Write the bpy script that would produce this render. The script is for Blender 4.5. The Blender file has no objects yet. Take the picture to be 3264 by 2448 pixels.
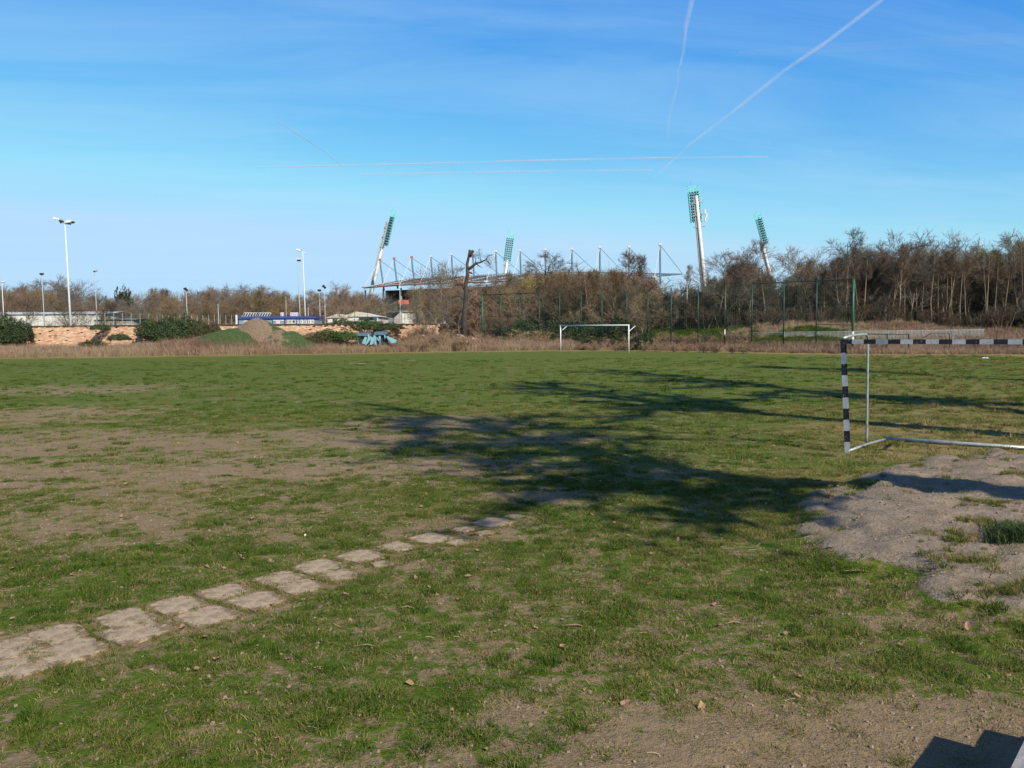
import bpy, math, random
import numpy as np
from mathutils import Vector, Matrix, Euler

SC = bpy.context.scene
COL = SC.collection
R = math.radians
rng = np.random.default_rng(7)
random.seed(7)

# ------------------------------------------------------------------ camera
F = 2663.0                     # focal length in photo pixels (3264 wide)
CAMZ = 2.2
PITCH = math.atan(164.0 / F)
ROLL = R(0.4)
cam_d = bpy.data.cameras.new('camera')
cam = bpy.data.objects.new('camera', cam_d)
COL.objects.link(cam)
cam_d.sensor_width = 36.0
cam_d.lens = 36.0 * F / 3264.0
cam_d.clip_start = 0.1
cam_d.clip_end = 60000
MR = Matrix.Rotation(R(90) - PITCH, 3, 'X') @ Matrix.Rotation(-ROLL, 3, 'Z')
cam.location = (0, 0, CAMZ)
cam.rotation_euler = MR.to_euler()
SC.camera = cam

# ------------------------------------------------------------------ sky, sun
SUN_EL = R(38)
SUN_AZ = math.atan2(0.545, -0.84)      # clockwise from +Y
w = bpy.data.worlds.new('World')
SC.world = w
w.use_nodes = True
nt = w.node_tree
for n in list(nt.nodes):
    nt.nodes.remove(n)
def N(tree, t, **kw):
    n = tree.nodes.new(t)
    for k, v in kw.items():
        setattr(n, k, v)
    return n
wo = N(nt, 'ShaderNodeOutputWorld')
bg = N(nt, 'ShaderNodeBackground')
sky = N(nt, 'ShaderNodeTexSky')
sky.sky_type = 'NISHITA'
sky.sun_disc = False
sky.sun_elevation = SUN_EL
sky.sun_rotation = SUN_AZ
sky.air_density = 1.0
sky.dust_density = 0.6
sky.ozone_density = 2.2
bg.inputs['Strength'].default_value = 0.055
hs = N(nt, 'ShaderNodeHueSaturation')
hs.inputs['Saturation'].default_value = 1.0
hs.inputs['Value'].default_value = 1.0
nt.links.new(sky.outputs[0], hs.inputs['Color'])
# the camera's rendition of the sky: stronger separation between zenith blue and horizon
_sc = N(nt, 'ShaderNodeSeparateColor'); nt.links.new(hs.outputs[0], _sc.inputs[0])
_cc = N(nt, 'ShaderNodeCombineColor')
def _ch(o_, k, e, s_, mx):
    v = nt.nodes.new('ShaderNodeMath'); v.operation = 'MULTIPLY'; nt.links.new(o_, v.inputs[0]); v.inputs[1].default_value = k
    q = nt.nodes.new('ShaderNodeMath'); q.operation = 'POWER'; nt.links.new(v.outputs[0], q.inputs[0]); q.inputs[1].default_value = e
    z = nt.nodes.new('ShaderNodeMath'); z.operation = 'MULTIPLY'; nt.links.new(q.outputs[0], z.inputs[0]); z.inputs[1].default_value = s_
    y = nt.nodes.new('ShaderNodeMath'); y.operation = 'MINIMUM'; nt.links.new(z.outputs[0], y.inputs[0]); y.inputs[1].default_value = mx
    return y.outputs[0]
SKYK = (0.244, 0.163, 0.130)
nt.links.new(_ch(_sc.outputs[0], SKYK[0], 1.755, 4.3, 4.7), _cc.inputs[0])
nt.links.new(_ch(_sc.outputs[1], SKYK[1], 1.12, 9.0, 7.3), _cc.inputs[1])
nt.links.new(_ch(_sc.outputs[2], SKYK[2], 0.32, 10.0, 9.9), _cc.inputs[2])
# thin streaky cirrus
tc = N(nt, 'ShaderNodeTexCoord')
sep = N(nt, 'ShaderNodeSeparateXYZ')
nt.links.new(tc.outputs['Generated'], sep.inputs[0])
def M_(tree, op, a, b=None, c=None, clamp=False):
    n = N(tree, 'ShaderNodeMath', operation=op)
    n.use_clamp = clamp
    for i, v in enumerate((a, b, c)):
        if v is None:
            continue
        if isinstance(v, (int, float)):
            n.inputs[i].default_value = v
        else:
            tree.links.new(v, n.inputs[i])
    return n.outputs[0]
zc = M_(nt, 'MAXIMUM', sep.outputs['Z'], 0.04)
zc = M_(nt, 'ADD', zc, 0.12)
u_ = M_(nt, 'DIVIDE', sep.outputs['X'], zc)
v_ = M_(nt, 'DIVIDE', sep.outputs['Y'], zc)
cmb = N(nt, 'ShaderNodeCombineXYZ')
nt.links.new(M_(nt, 'MULTIPLY', u_, 0.55), cmb.inputs[0])
vv = M_(nt, 'ADD', v_, M_(nt, 'MULTIPLY', u_, -0.16))
nt.links.new(M_(nt, 'MULTIPLY', vv, 1.9), cmb.inputs[1])
nz = N(nt, 'ShaderNodeTexNoise')
nz.inputs['Scale'].default_value = 1.0
nz.inputs['Detail'].default_value = 7
nz.inputs['Roughness'].default_value = 0.62
nz.inputs['Distortion'].default_value = 0.6
nt.links.new(cmb.outputs[0], nz.inputs['Vector'])
mr = N(nt, 'ShaderNodeMapRange')
mr.inputs['From Min'].default_value = 0.38
mr.inputs['From Max'].default_value = 0.85
mr.inputs['To Max'].default_value = 0.4
nt.links.new(nz.outputs['Fac'], mr.inputs['Value'])
mixc = N(nt, 'ShaderNodeMix', data_type='RGBA')
nt.links.new(mr.outputs[0], mixc.inputs['Factor'])
nt.links.new(_cc.outputs[0], mixc.inputs['A'])
mixc.inputs['B'].default_value = (5.6, 8.0, 9.9, 1)
nt.links.new(mixc.outputs['Result'], bg.inputs['Color'])
nt.links.new(bg.outputs[0], wo.inputs['Surface'])

sd = bpy.data.lights.new('sun', 'SUN')
sd.energy = 4.8
sd.angle = R(0.55)
sd.color = (1.0, 0.91, 0.77)
sun = bpy.data.objects.new('sun', sd)
COL.objects.link(sun)
SH = Vector((0.545, -0.84)).normalized()
SDIR = Vector((SH.x * math.cos(SUN_EL), SH.y * math.cos(SUN_EL), math.sin(SUN_EL)))
sun.rotation_euler = SDIR.to_track_quat('Z', 'Y').to_euler()
sun.location = SDIR * 100

vs = SC.view_settings
SC.display_settings.display_device = 'sRGB'
vs.view_transform = 'Standard'
vs.look = 'None'
vs.exposure = 0.863
vs.gamma = 1.0
vs.use_curve_mapping = False
SC.render.engine = 'CYCLES'
cy = SC.cycles
cy.use_denoising = True
cy.max_bounces = 5
cy.diffuse_bounces = 2
cy.glossy_bounces = 2
cy.transparent_max_bounces = 12
cy.transmission_bounces = 3
SC.render.filter_size = 1.5 if hasattr(SC.render, 'filter_size') else 1.5

# ------------------------------------------------------------------ noise and terrain
def _hash(ix, iy, seed):
    h = (ix.astype(np.int64) * 374761393 + iy.astype(np.int64) * 668265263 + seed * 974634777) & 0xffffffff
    h = ((h ^ (h >> 13)) * 1274126177) & 0xffffffff
    h = h ^ (h >> 16)
    return (h & 0xffff) / 65535.0
def vnoise(x, y, s, seed=0):
    x = np.asarray(x, float) / s
    y = np.asarray(y, float) / s
    ix = np.floor(x); iy = np.floor(y)
    fx = x - ix; fy = y - iy
    fx = fx * fx * (3 - 2 * fx); fy = fy * fy * (3 - 2 * fy)
    a = _hash(ix, iy, seed); b = _hash(ix + 1, iy, seed)
    c = _hash(ix, iy + 1, seed); d = _hash(ix + 1, iy + 1, seed)
    return (a * (1 - fx) + b * fx) * (1 - fy) + (c * (1 - fx) + d * fx) * fy
def fbm(x, y, s, seed=0, o=4):
    t = 0; a = 1; n = 0
    for i in range(o):
        t = t + a * vnoise(x, y, s / 2 ** i, seed + i * 17); n += a; a *= 0.55
    return t / n
def sst(a, b, x):
    t = np.clip((np.asarray(x, float) - a) / (b - a), 0, 1)
    return t * t * (3 - 2 * t)

def BF(x):                       # line of the tall green fence and the rail that carries it on to the right
    x = np.asarray(x, float)
    return np.where(x < 27.3, 98 - 1.01 * (x + 3.4), 67 - 0.12 * (x - 27.3))
def wy(x): return 80.0 + 4.0 * sst(-20, -8, x)        # line of the old brick wall
def EDGE(x):                     # where the mown pitch ends
    x = np.asarray(x, float)
    return np.interp(x, [-60, -40, -22, -10, 4, 11, 20, 27, 40, 70], [70, 71, 74.5, 78.5, 82, 80, 71, 64.5, 61, 57])

SAND_C = (6.9, 8.9)
def sand_mask(x, y):
    dx = x - 6.8; dy = y - 9.8; c_, s_ = math.cos(R(55)), math.sin(R(55))
    r = np.hypot((dx * c_ + dy * s_) / 4.6, (-dx * s_ + dy * c_) / 3.0)
    wob = 0.26 * (fbm(x, y, 1.3, 5) - 0.5) * 2 + 0.16 * (fbm(x, y, 0.35, 6, 2) - 0.5) * 2
    return 1 - sst(0.72, 1.12, r + wob)
def H(x, y):
    x = np.asarray(x, float); y = np.asarray(y, float)
    d = np.maximum(y, 0)
    z = 0.007 * np.clip(d - 20, 0, 70) + 0.0 * x
    bk = np.interp(x, [-60, -36, -34, -29, -17, -15.5, -10.5, -9, -2], [.25, .25, .35, 1.0, 1.0, .4, .4, 1.1, .5])
    z = z + bk * sst(.3, 4.0, y - EDGE(x)) * (1 - sst(.2, 1.5, y - wy(x))) * (1 + .5 * (fbm(x, y, 2.5, 4) - .5))
    s = y - BF(x)
    ramp = sst(-3, 15, x)
    hb = 1.35 + 0.55 * sst(12, 18, x) * (1 - sst(36, 44, x)) + 0.35 * (fbm(x, y, 6, 3) - 0.5)
    z = z + ramp * hb * sst(2.5, 15, s)
    z = z + 0.25 * (fbm(x, y, 3.0, 9) - 0.5) * sst(0, 5, s) * ramp
    near = 1 - sst(22, 40, np.abs(y) + np.abs(x) * .5)
    z = z + near * (0.03 * (fbm(x, y, 1.1, 21) - 0.5) + 0.014 * (fbm(x, y, 0.25, 22, 2) - 0.5))
    sm = sand_mask(x, y)
    z = z + sm * (0.19 + 0.11 * (fbm(x, y, 0.75, 31, 3) - 0.5) + 0.085 * (vnoise(x, y, 0.22, 33) - 0.5) + 0.03 * (vnoise(x, y, 0.13, 35) - 0.5)) * (1 - sst(.9, 1.0, 1 - sm))
    return z
def h1(x, y):
    return float(H(np.array([x]), np.array([y]))[0])

def ray(px, py):
    return (MR @ Vector(((px - 1632) / F, -(py - 1224) / F, -1))).normalized()
def A(px, py, Y):                # world point at forward distance Y seen at that spot of the photo
    d = ray(px, py)
    return Vector((0, 0, CAMZ)) + d * (Y / d.y)
def G(px, py, zoff=0.0):         # ground point
    d = ray(px, py)
    ys = np.concatenate([np.linspace(2.5, 40, 1500), np.linspace(40, 260, 1500)])
    t = ys / d.y
    X = d.x * t; Z = CAMZ + d.z * t
    g = H(X, ys) + zoff
    k = np.argmax(Z < g)
    if not (Z < g).any():
        k = len(ys) - 1
    return Vector((X[k], ys[k], g[k]))
def X_at(px, Y):
    return (px - 1632) / F * Y
def ztop(px, py, Y):
    return A(px, py, Y).z

# ------------------------------------------------------------------ materials
MATS = {}
def mat(name, col, rough=0.8, var=0.25, scale=3.0, bump=0.0, metal=0.0, col2=None, objcol=False, spec=0.3, transl=0.0, stretch=None, bscale=None):
    col = [c * .64 for c in col]
    if col2: col2 = [c * .64 for c in col2]
    m = bpy.data.materials.new(name)
    m.use_nodes = True
    t = m.node_tree
    b = t.nodes['Principled BSDF']
    b.inputs['Roughness'].default_value = rough
    b.inputs['Metallic'].default_value = metal
    b.inputs['Specular IOR Level'].default_value = spec
    tcn = N(t, 'ShaderNodeTexCoord')
    src = tcn.outputs['Object']
    if stretch:
        mp = N(t, 'ShaderNodeMapping')
        mp.inputs['Scale'].default_value = stretch
        t.links.new(src, mp.inputs[0]); src = mp.outputs[0]
    nz = N(t, 'ShaderNodeTexNoise')
    nz.inputs['Scale'].default_value = scale
    nz.inputs['Detail'].default_value = 5
    nz.inputs['Roughness'].default_value = 0.65
    t.links.new(src, nz.inputs['Vector'])
    mx = N(t, 'ShaderNodeMix', data_type='RGBA')
    c1 = [min(1, c * (1 + var)) for c in col]
    c2 = list(col2) if col2 else [c * (1 - var) for c in col]
    mrn = N(t, 'ShaderNodeMapRange')
    mrn.inputs['From Min'].default_value = 0.35
    mrn.inputs['From Max'].default_value = 0.65
    t.links.new(nz.outputs['Fac'], mrn.inputs['Value'])
    t.links.new(mrn.outputs[0], mx.inputs['Factor'])
    mx.inputs['A'].default_value = (*c1, 1)
    mx.inputs['B'].default_value = (*c2, 1)
    out = mx.outputs['Result']
    if objcol:
        oi = N(t, 'ShaderNodeObjectInfo')
        mm = N(t, 'ShaderNodeMix', data_type='RGBA', blend_type='MULTIPLY')
        mm.inputs['Factor'].default_value = 1
        t.links.new(out, mm.inputs['A']); t.links.new(oi.outputs['Color'], mm.inputs['B'])
        out = mm.outputs['Result']
    t.links.new(out, b.inputs['Base Color'])
    if bump:
        bp = N(t, 'ShaderNodeBump')
        bp.inputs['Strength'].default_value = bump
        bp.inputs['Distance'].default_value = 0.02
        if bscale:
            nb = N(t, 'ShaderNodeTexNoise')
            nb.inputs['Scale'].default_value = bscale
            nb.inputs['Detail'].default_value = 6
            t.links.new(src, nb.inputs['Vector'])
            t.links.new(nb.outputs['Fac'], bp.inputs['Height'])
        else:
            t.links.new(nz.outputs['Fac'], bp.inputs['Height'])
        t.links.new(bp.outputs[0], b.inputs['Normal'])
    if transl:
        tr = N(t, 'ShaderNodeBsdfTranslucent')
        t.links.new(out, tr.inputs['Color'])
        ms = N(t, 'ShaderNodeMixShader')
        ms.inputs[0].default_value = transl
        t.links.new(b.outputs[0], ms.inputs[1]); t.links.new(tr.outputs[0], ms.inputs[2])
        t.links.new(ms.outputs[0], t.nodes['Material Output'].inputs['Surface'])
    MATS[name] = m
    return m

mat('white_paint', (0.72, 0.72, 0.70), 0.45, 0.08, 5)
mat('post_white', (0.44, 0.48, 0.52), 0.4, 0.12, 6, col2=(0.34, 0.37, 0.40))
mat('post_black', (0.018, 0.02, 0.032), 0.35, 0.3, 6)
mat('galvanised', (0.40, 0.44, 0.43), 0.42, 0.2, 7, metal=0.35, col2=(0.25, 0.30, 0.27))
mat('mast_steel', (0.62, 0.68, 0.70), 0.5, 0.08, 1)
mat('mast_brown', (0.34, 0.27, 0.20), 0.6, 0.15, 1)
mat('mast_grey', (0.36, 0.42, 0.40), 0.5, 0.1, 1)
mat('lamp_dark', (0.03, 0.035, 0.05), 0.4, 0.2, 2)
mat('lamp_white', (0.80, 0.80, 0.78), 0.4, 0.05, 2)
mat('green_paint', (0.012, 0.125, 0.06), 0.45, 0.2, 3, col2=(0.01, 0.08, 0.045))
mat('green_dark', (0.010, 0.055, 0.035), 0.5, 0.3, 3)
mat('rail_dark', (0.025, 0.032, 0.03), 0.5, 0.3, 3)
mat('wire_green', (0.03, 0.11, 0.07), 0.5, 0.2, 3)
mat('wire_grey', (0.42, 0.46, 0.46), 0.5, 0.15, 3)
mat('pale_steel', (0.34, 0.38, 0.37), 0.55, 0.2, 2)
mat('concrete', (0.42, 0.41, 0.38), 0.85, 0.18, 0.6, bump=0.2, col2=(0.28, 0.27, 0.25))
mat('pylon_concrete', (0.66, 0.65, 0.61), 0.75, 0.06, 0.5)
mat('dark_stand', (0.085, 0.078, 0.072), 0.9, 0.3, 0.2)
mat('stand_facing', (0.15, 0.12, 0.09), 0.9, 0.35, 0.25)
mat('stand_glass', (0.10, 0.16, 0.17), 0.2, 0.2, 0.3)
mat('roof_sheet', (0.12, 0.17, 0.165), 0.6, 0.2, 0.5, stretch=(1, 1, 1))
mat('roof_white', (0.60, 0.62, 0.63), 0.5, 0.05, 1)
mat('stay_grey', (0.16, 0.24, 0.32), 0.5, 0.1, 1)
mat('red_paint', (0.50, 0.12, 0.09), 0.5, 0.15, 1)
mat('teal_frame', (0.13, 0.48, 0.46), 0.5, 0.12, 1)
mat('teal_light', (0.34, 0.66, 0.68), 0.5, 0.12, 1)
mat('teal_bright', (0.20, 0.72, 0.66), 0.45, 0.1, 1)
mat('container_grey', (0.24, 0.30, 0.36), 0.6, 0.08, 1)
mat('container_blue', (0.035, 0.075, 0.27), 0.5, 0.15, 1)
mat('solar_cell', (0.010, 0.012, 0.03), 0.25, 0.2, 4)
mat('window_glass', (0.03, 0.04, 0.055), 0.12, 0.2, 4, spec=0.6)
mat('banner_purple', (0.30, 0.17, 0.50), 0.7, 0.1, 2)
mat('banner_white', (0.66, 0.62, 0.70), 0.7, 0.06, 2)
mat('hall_white', (0.70, 0.69, 0.64), 0.7, 0.08, 0.6)
mat('hall_roof', (0.60, 0.57, 0.48), 0.75, 0.12, 0.5)
mat('wreck_blue', (0.16, 0.36, 0.43), 0.6, 0.22, 2.2, col2=(0.24, 0.44, 0.50))
mat('wreck_top', (0.09, 0.17, 0.24), 0.6, 0.25, 2.2)
mat('wreck_dark', (0.03, 0.045, 0.055), 0.7, 0.3, 3)
mat('car_white', (0.74, 0.74, 0.73), 0.3, 0.04, 1, spec=0.5)
mat('tyre', (0.02, 0.02, 0.02), 0.8, 0.2, 3)
mat('slab', (0.43, 0.33, 0.215), 0.95, 0.12, 9.0, bump=0.8, col2=(0.26, 0.19, 0.115), bscale=70)
mat('bench_wood', (0.25, 0.245, 0.23), 0.8, 0.25, 6, bump=0.4, stretch=(1, 1, 1), bscale=40)
mat('bark', (0.20, 0.165, 0.13), 0.95, 0.3, 1.2, objcol=True, bump=0.4)
mat('twig', (0.175, 0.145, 0.112), 0.95, 0.25, 0.35, objcol=True)
mat('birch_bark', (0.62, 0.60, 0.56), 0.8, 0.1, 2.4, col2=(0.18, 0.16, 0.14))
mat('dead_bark', (0.060, 0.050, 0.043), 0.95, 0.4, 1.5, bump=0.6)
mat('leaf', (0.050, 0.072, 0.022), 0.7, 0.45, 2.6, objcol=True, transl=0.15, col2=(0.022, 0.042, 0.014))
mat('chalk', (0.62, 0.58, 0.46), 0.9, 0.2, 5)
mat('litter_white', (0.75, 0.75, 0.72), 0.7, 0.1, 5)
mat('dead_leaf', (0.34, 0.21, 0.12), 0.8, 0.3, 5, transl=0.2)
mat('stick', (0.24, 0.18, 0.12), 0.9, 0.3, 20)
mat('hummock', (0.035, 0.065, 0.012), 0.8, 0.4, 9)
mat('clod', (0.25, 0.18, 0.125), 0.95, 0.35, 8)
mat('straw', (0.40, 0.31, 0.19), 0.9, 0.2, 20)
mat('rubble', (0.42, 0.33, 0.26), 0.95, 0.25, 2, bump=0.5)
mat('mortar', (0.42, 0.31, 0.22), 0.95, 0.25, 3, bump=0.5)
mat('coping', (0.06, 0.045, 0.038), 0.9, 0.3, 3)

def blade_mat(name, cols):
    """colour picked per clump and per tint carried by each clump"""
    m = bpy.data.materials.new(name)
    m.use_nodes = True
    t = m.node_tree
    b = t.nodes['Principled BSDF']
    b.inputs['Roughness'].default_value = 0.75
    b.inputs['Specular IOR Level'].default_value = 0.15
    at = N(t, 'ShaderNodeAttribute'); at.attribute_type = 'INSTANCER'; at.attribute_name = 'tint'
    ge = N(t, 'ShaderNodeNewGeometry')
    ad = M_(t, 'ADD', at.outputs['Fac'], M_(t, 'MULTIPLY', M_(t, 'SUBTRACT', ge.outputs['Random Per Island'], 0.5), 0.55))
    cr = N(t, 'ShaderNodeValToRGB')
    el = cr.color_ramp.elements
    cols = [tuple(c * .61 for c in q) for q in cols]
    el[0].position = 0; el[0].color = (*cols[0], 1)
    el[1].position = 1; el[1].color = (*cols[-1], 1)
    for i in range(1, len(cols) - 1):
        e = el.new(i / (len(cols) - 1)); e.color = (*cols[i], 1)
    t.links.new(ad, cr.inputs[0])
    t.links.new(cr.outputs[0], b.inputs['Base Color'])
    tr = N(t, 'ShaderNodeBsdfTranslucent')
    t.links.new(cr.outputs[0], tr.inputs['Color'])
    ms = N(t, 'ShaderNodeMixShader'); ms.inputs[0].default_value = 0.3
    t.links.new(b.outputs[0], ms.inputs[1]); t.links.new(tr.outputs[0], ms.inputs[2])
    t.links.new(ms.outputs[0], t.nodes['Material Output'].inputs['Surface'])
    MATS[name] = m
    return m
blade_mat('grass_blade', [(0.047, 0.104, 0.008), (0.088, 0.147, 0.014), (0.17, 0.185, 0.035), (0.27, 0.225, 0.075), (0.40, 0.31, 0.15)])
blade_mat('weed_blade', [(0.20, 0.12, 0.085), (0.32, 0.20, 0.14), (0.42, 0.28, 0.20), (0.48, 0.35, 0.23), (0.52, 0.41, 0.25)])

t = MATS['slab'].node_tree; b = t.nodes['Principled BSDF']
old = b.inputs['Base Color'].links[0].from_socket
tg = N(t, 'ShaderNodeTexCoord'); sx_ = N(t, 'ShaderNodeSeparateXYZ'); t.links.new(tg.outputs['Generated'], sx_.inputs[0])
ex = M_(t, 'MULTIPLY', M_(t, 'ABSOLUTE', M_(t, 'SUBTRACT', sx_.outputs['X'], .5)), 2.0); ey = M_(t, 'MULTIPLY', M_(t, 'ABSOLUTE', M_(t, 'SUBTRACT', sx_.outputs['Y'], .5)), 2.0)
nzs = N(t, 'ShaderNodeTexNoise'); nzs.inputs['Scale'].default_value = 9; nzs.inputs['Detail'].default_value = 6; nzs.inputs['Roughness'].default_value = .7; t.links.new(tg.outputs['Object'], nzs.inputs['Vector'])
ed = M_(t, 'ADD', M_(t, 'POWER', M_(t, 'ADD', M_(t, 'POWER', ex, 2.0), M_(t, 'POWER', ey, 2.0)), .5), M_(t, 'MULTIPLY', M_(t, 'SUBTRACT', nzs.outputs['Fac'], .5), 2.2))
mrs = N(t, 'ShaderNodeMapRange'); mrs.interpolation_type = 'SMOOTHSTEP'; mrs.inputs['From Min'].default_value = .72; mrs.inputs['From Max'].default_value = 1.15; t.links.new(ed, mrs.inputs['Value'])
mxs = N(t, 'ShaderNodeMix', data_type='RGBA'); t.links.new(mrs.outputs[0], mxs.inputs['Factor']); t.links.new(old, mxs.inputs['A']); mxs.inputs['B'].default_value = (.125, .085, .046, 1)
t.links.new(mxs.outputs['Result'], b.inputs['Base Color'])
for nm in ('post_white', 'post_black'):       # chipped paint
    t = MATS[nm].node_tree; b = t.nodes['Principled BSDF']; old = b.inputs['Base Color'].links[0].from_socket
    tg = N(t, 'ShaderNodeTexCoord'); nzs = N(t, 'ShaderNodeTexNoise'); nzs.inputs['Scale'].default_value = 26; nzs.inputs['Detail'].default_value = 5; t.links.new(tg.outputs['Object'], nzs.inputs['Vector'])
    mrs = N(t, 'ShaderNodeMapRange'); mrs.inputs['From Min'].default_value = .64; mrs.inputs['From Max'].default_value = .67; t.links.new(nzs.outputs['Fac'], mrs.inputs['Value'])
    mxs = N(t, 'ShaderNodeMix', data_type='RGBA'); t.links.new(mrs.outputs[0], mxs.inputs['Factor']); t.links.new(old, mxs.inputs['A']); mxs.inputs['B'].default_value = (.20, .16, .12, 1)
    t.links.new(mxs.outputs['Result'], b.inputs['Base Color'])

# ------------------------------------------------------------------ object helpers
def tag(o, label=None, cat=None, group=None, kind=None):
    if label: o['label'] = label
    if cat: o['category'] = cat
    if group: o['group'] = group
    if kind: o['kind'] = kind
    return o
def thing(name, label, cat, loc, group=None, kind=None):
    o = bpy.data.objects.new(name, None)
    COL.objects.link(o)
    o.empty_display_size = 0.3
    o.location = loc
    return tag(o, label, cat, group, kind)

class MB:
    def __init__(s):
        s.v = []; s.f = []; s.m = []
    def quad(s, *pts, mi=0):
        k = len(s.v); s.v += [tuple(p) for p in pts]
        s.f.append(tuple(range(k, k + len(pts)))); s.m.append(mi)
        return s
    def box(s, c, d, ax=None, mi=0, caps=True):
        """centre c, full sizes d, ax = 3 axis vectors"""
        c = Vector(c)
        if ax is None: ax = (Vector((1, 0, 0)), Vector((0, 1, 0)), Vector((0, 0, 1)))
        a, b, e = [Vector(ax[i]) * d[i] * 0.5 for i in range(3)]
        k = len(s.v)
        for sz in (-1, 1):
            for sy in (-1, 1):
                for sx in (-1, 1):
                    s.v.append(tuple(c + a * sx + b * sy + e * sz))
        fs = [(0, 1, 5, 4), (2, 6, 7, 3), (0, 4, 6, 2), (1, 3, 7, 5), (0, 2, 3, 1), (4, 5, 7, 6)]
        for q in (fs if caps else fs[:4]):
            s.f.append(tuple(k + i for i in q)); s.m.append(mi)
        return s
    def beam(s, p0, p1, wd, ht, mi=0, up=(0, 0, 1)):
        p0 = Vector(p0); p1 = Vector(p1); d = p1 - p0; L = d.length
        if L < 1e-6: return s
        x = d / L; up = Vector(up)
        y = up.cross(x)
        if y.length < 1e-3: y = Vector((0, 1, 0)).cross(x)
        y.normalize(); z = x.cross(y)
        return s.box((p0 + p1) / 2, (L, wd, ht), (x, y, z), mi)
    def tube(s, pts, rad, n=6, mi=0, cap=True):
        pts = [Vector(p) for p in pts]
        if isinstance(rad, (int, float)): rad = [rad] * len(pts)
        k = len(s.v)
        up = None
        for i, p in enumerate(pts):
            if i == 0: d = pts[1] - p
            elif i == len(pts) - 1: d = p - pts[i - 1]
            else: d = (pts[i + 1] - pts[i - 1])
            d.normalize()
            if up is None:
                up = Vector((0, 0, 1)) if abs(d.z) < 0.9 else Vector((1, 0, 0))
            a = d.cross(up)
            if a.length < 1e-4: a = d.cross(Vector((0.3, 1, 0.1)))
            a.normalize(); b = a.cross(d).normalized(); up = b
            for j in range(n):
                t = 2 * math.pi * j / n
                s.v.append(tuple(p + (a * math.cos(t) + b * math.sin(t)) * rad[i]))
        for i in range(len(pts) - 1):
            for j in range(n):
                q = (k + i * n + j, k + i * n + (j + 1) % n, k + (i + 1) * n + (j + 1) % n, k + (i + 1) * n + j)
                s.f.append(q); s.m.append(mi)
        if cap:
            s.f.append(tuple(k + j for j in range(n))[::-1]); s.m.append(mi)
            s.f.append(tuple(k + (len(pts) - 1) * n + j for j in range(n))); s.m.append(mi)
        return s
    def prism(s, poly, off, mi=0):
        """polygon (list of points) extruded by vector off"""
        n = len(poly); k = len(s.v); off = Vector(off)
        s.v += [tuple(Vector(p)) for p in poly] + [tuple(Vector(p) + off) for p in poly]
        s.f.append(tuple(range(k, k + n))[::-1]); s.m.append(mi)
        s.f.append(tuple(range(k + n, k + 2 * n))); s.m.append(mi)
        for i in range(n):
            j = (i + 1) % n
            s.f.append((k + i, k + j, k + n + j, k + n + i)); s.m.append(mi)
        return s
    def build(s, name, mats, parent=None, origin=None, label=None, smooth=False, kind=None):
        if isinstance(mats, str): mats = [mats]
        me = bpy.data.meshes.new(name)
        if parent is not None and origin is None:
            origin = parent
            o = Vector((0, 0, 0)); p = parent
            while p is not None:
                o += p.location; p = p.parent
            origin = o
        o = Vector(origin) if origin is not None else Vector((0, 0, 0))
        vv = np.array(s.v, float) - np.array(o)
        me.from_pydata(vv.tolist(), [], s.f)
        for m in mats: me.materials.append(MATS[m])
        if len(mats) > 1:
            me.polygons.foreach_set('material_index', s.m)
        if smooth:
            me.polygons.foreach_set('use_smooth', [True] * len(me.polygons))
        me.update()
        ob = bpy.data.objects.new(name, me)
        COL.objects.link(ob)
        if parent is not None: ob.parent = parent
        elif origin is not None: ob.location = o
        if label: ob['label'] = label
        if kind: ob['kind'] = kind
        return ob

def np_mesh(name, V, Fc, m, smooth=False):
    me = bpy.data.meshes.new(name)
    V = np.asarray(V, np.float32); Fc = np.asarray(Fc, np.int32)
    me.vertices.add(len(V)); me.vertices.foreach_set('co', V.ravel())
    k = Fc.shape[1]
    me.loops.add(len(Fc) * k); me.loops.foreach_set('vertex_index', Fc.ravel())
    me.polygons.add(len(Fc))
    me.polygons.foreach_set('loop_start', np.arange(0, len(Fc) * k, k, dtype=np.int32))
    if smooth: me.polygons.foreach_set('use_smooth', np.ones(len(Fc), bool))
    me.update(calc_edges=True)
    if m: me.materials.append(MATS[m])
    return me
def link(name, me, parent=None, loc=None, kind=None):
    o = bpy.data.objects.new(name, me); COL.objects.link(o)
    if parent is not None: o.parent = parent
    if loc is not None: o.location = loc
    if kind: o['kind'] = kind
    return o

# slab path: rows of square concrete slabs
pa = G(0, 2138); pb = G(1645, 1646)
pu = (Vector((pb.x - pa.x, pb.y - pa.y))).normalized()
pn = Vector((-pu.y, pu.x))
slab_px = [(40, 745), (85, 815), (-20, 800), (220, 695), (290, 755), (520, 620), (560, 672), (740, 565), (860, 608), (940, 510), (1065, 545), (1165, 455), (1250, 490), (1325, 405),
           (1410, 440), (1495, 360), (1585, 393), (1645, 322), (1790, 285), (1895, 305), (1920, 250), (2010, 262), (2045, 220), (2130, 195)]
small = {(1585, 393): .5, (1895, 305): .55, (2010, 262): .5, (1920, 250): .55, (2130, 195): .6, (1410, 440): .8, (1250, 490): .9, (1645, 322): .85}
SLABS = []
for q in slab_px:
    g = G(q[0] / 1.301, q[1] / 1.301 + 1500)
    s = small.get(q, 1.0)
    a = random.uniform(-.04, .04)
    ux = pu.x * math.cos(a) - pu.y * math.sin(a); uy = pu.x * math.sin(a) + pu.y * math.cos(a)
    SLABS.append((g.x, g.y, ux, uy, 0.213 * s, 0.213 * s * random.uniform(.94, 1.06)))

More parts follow.
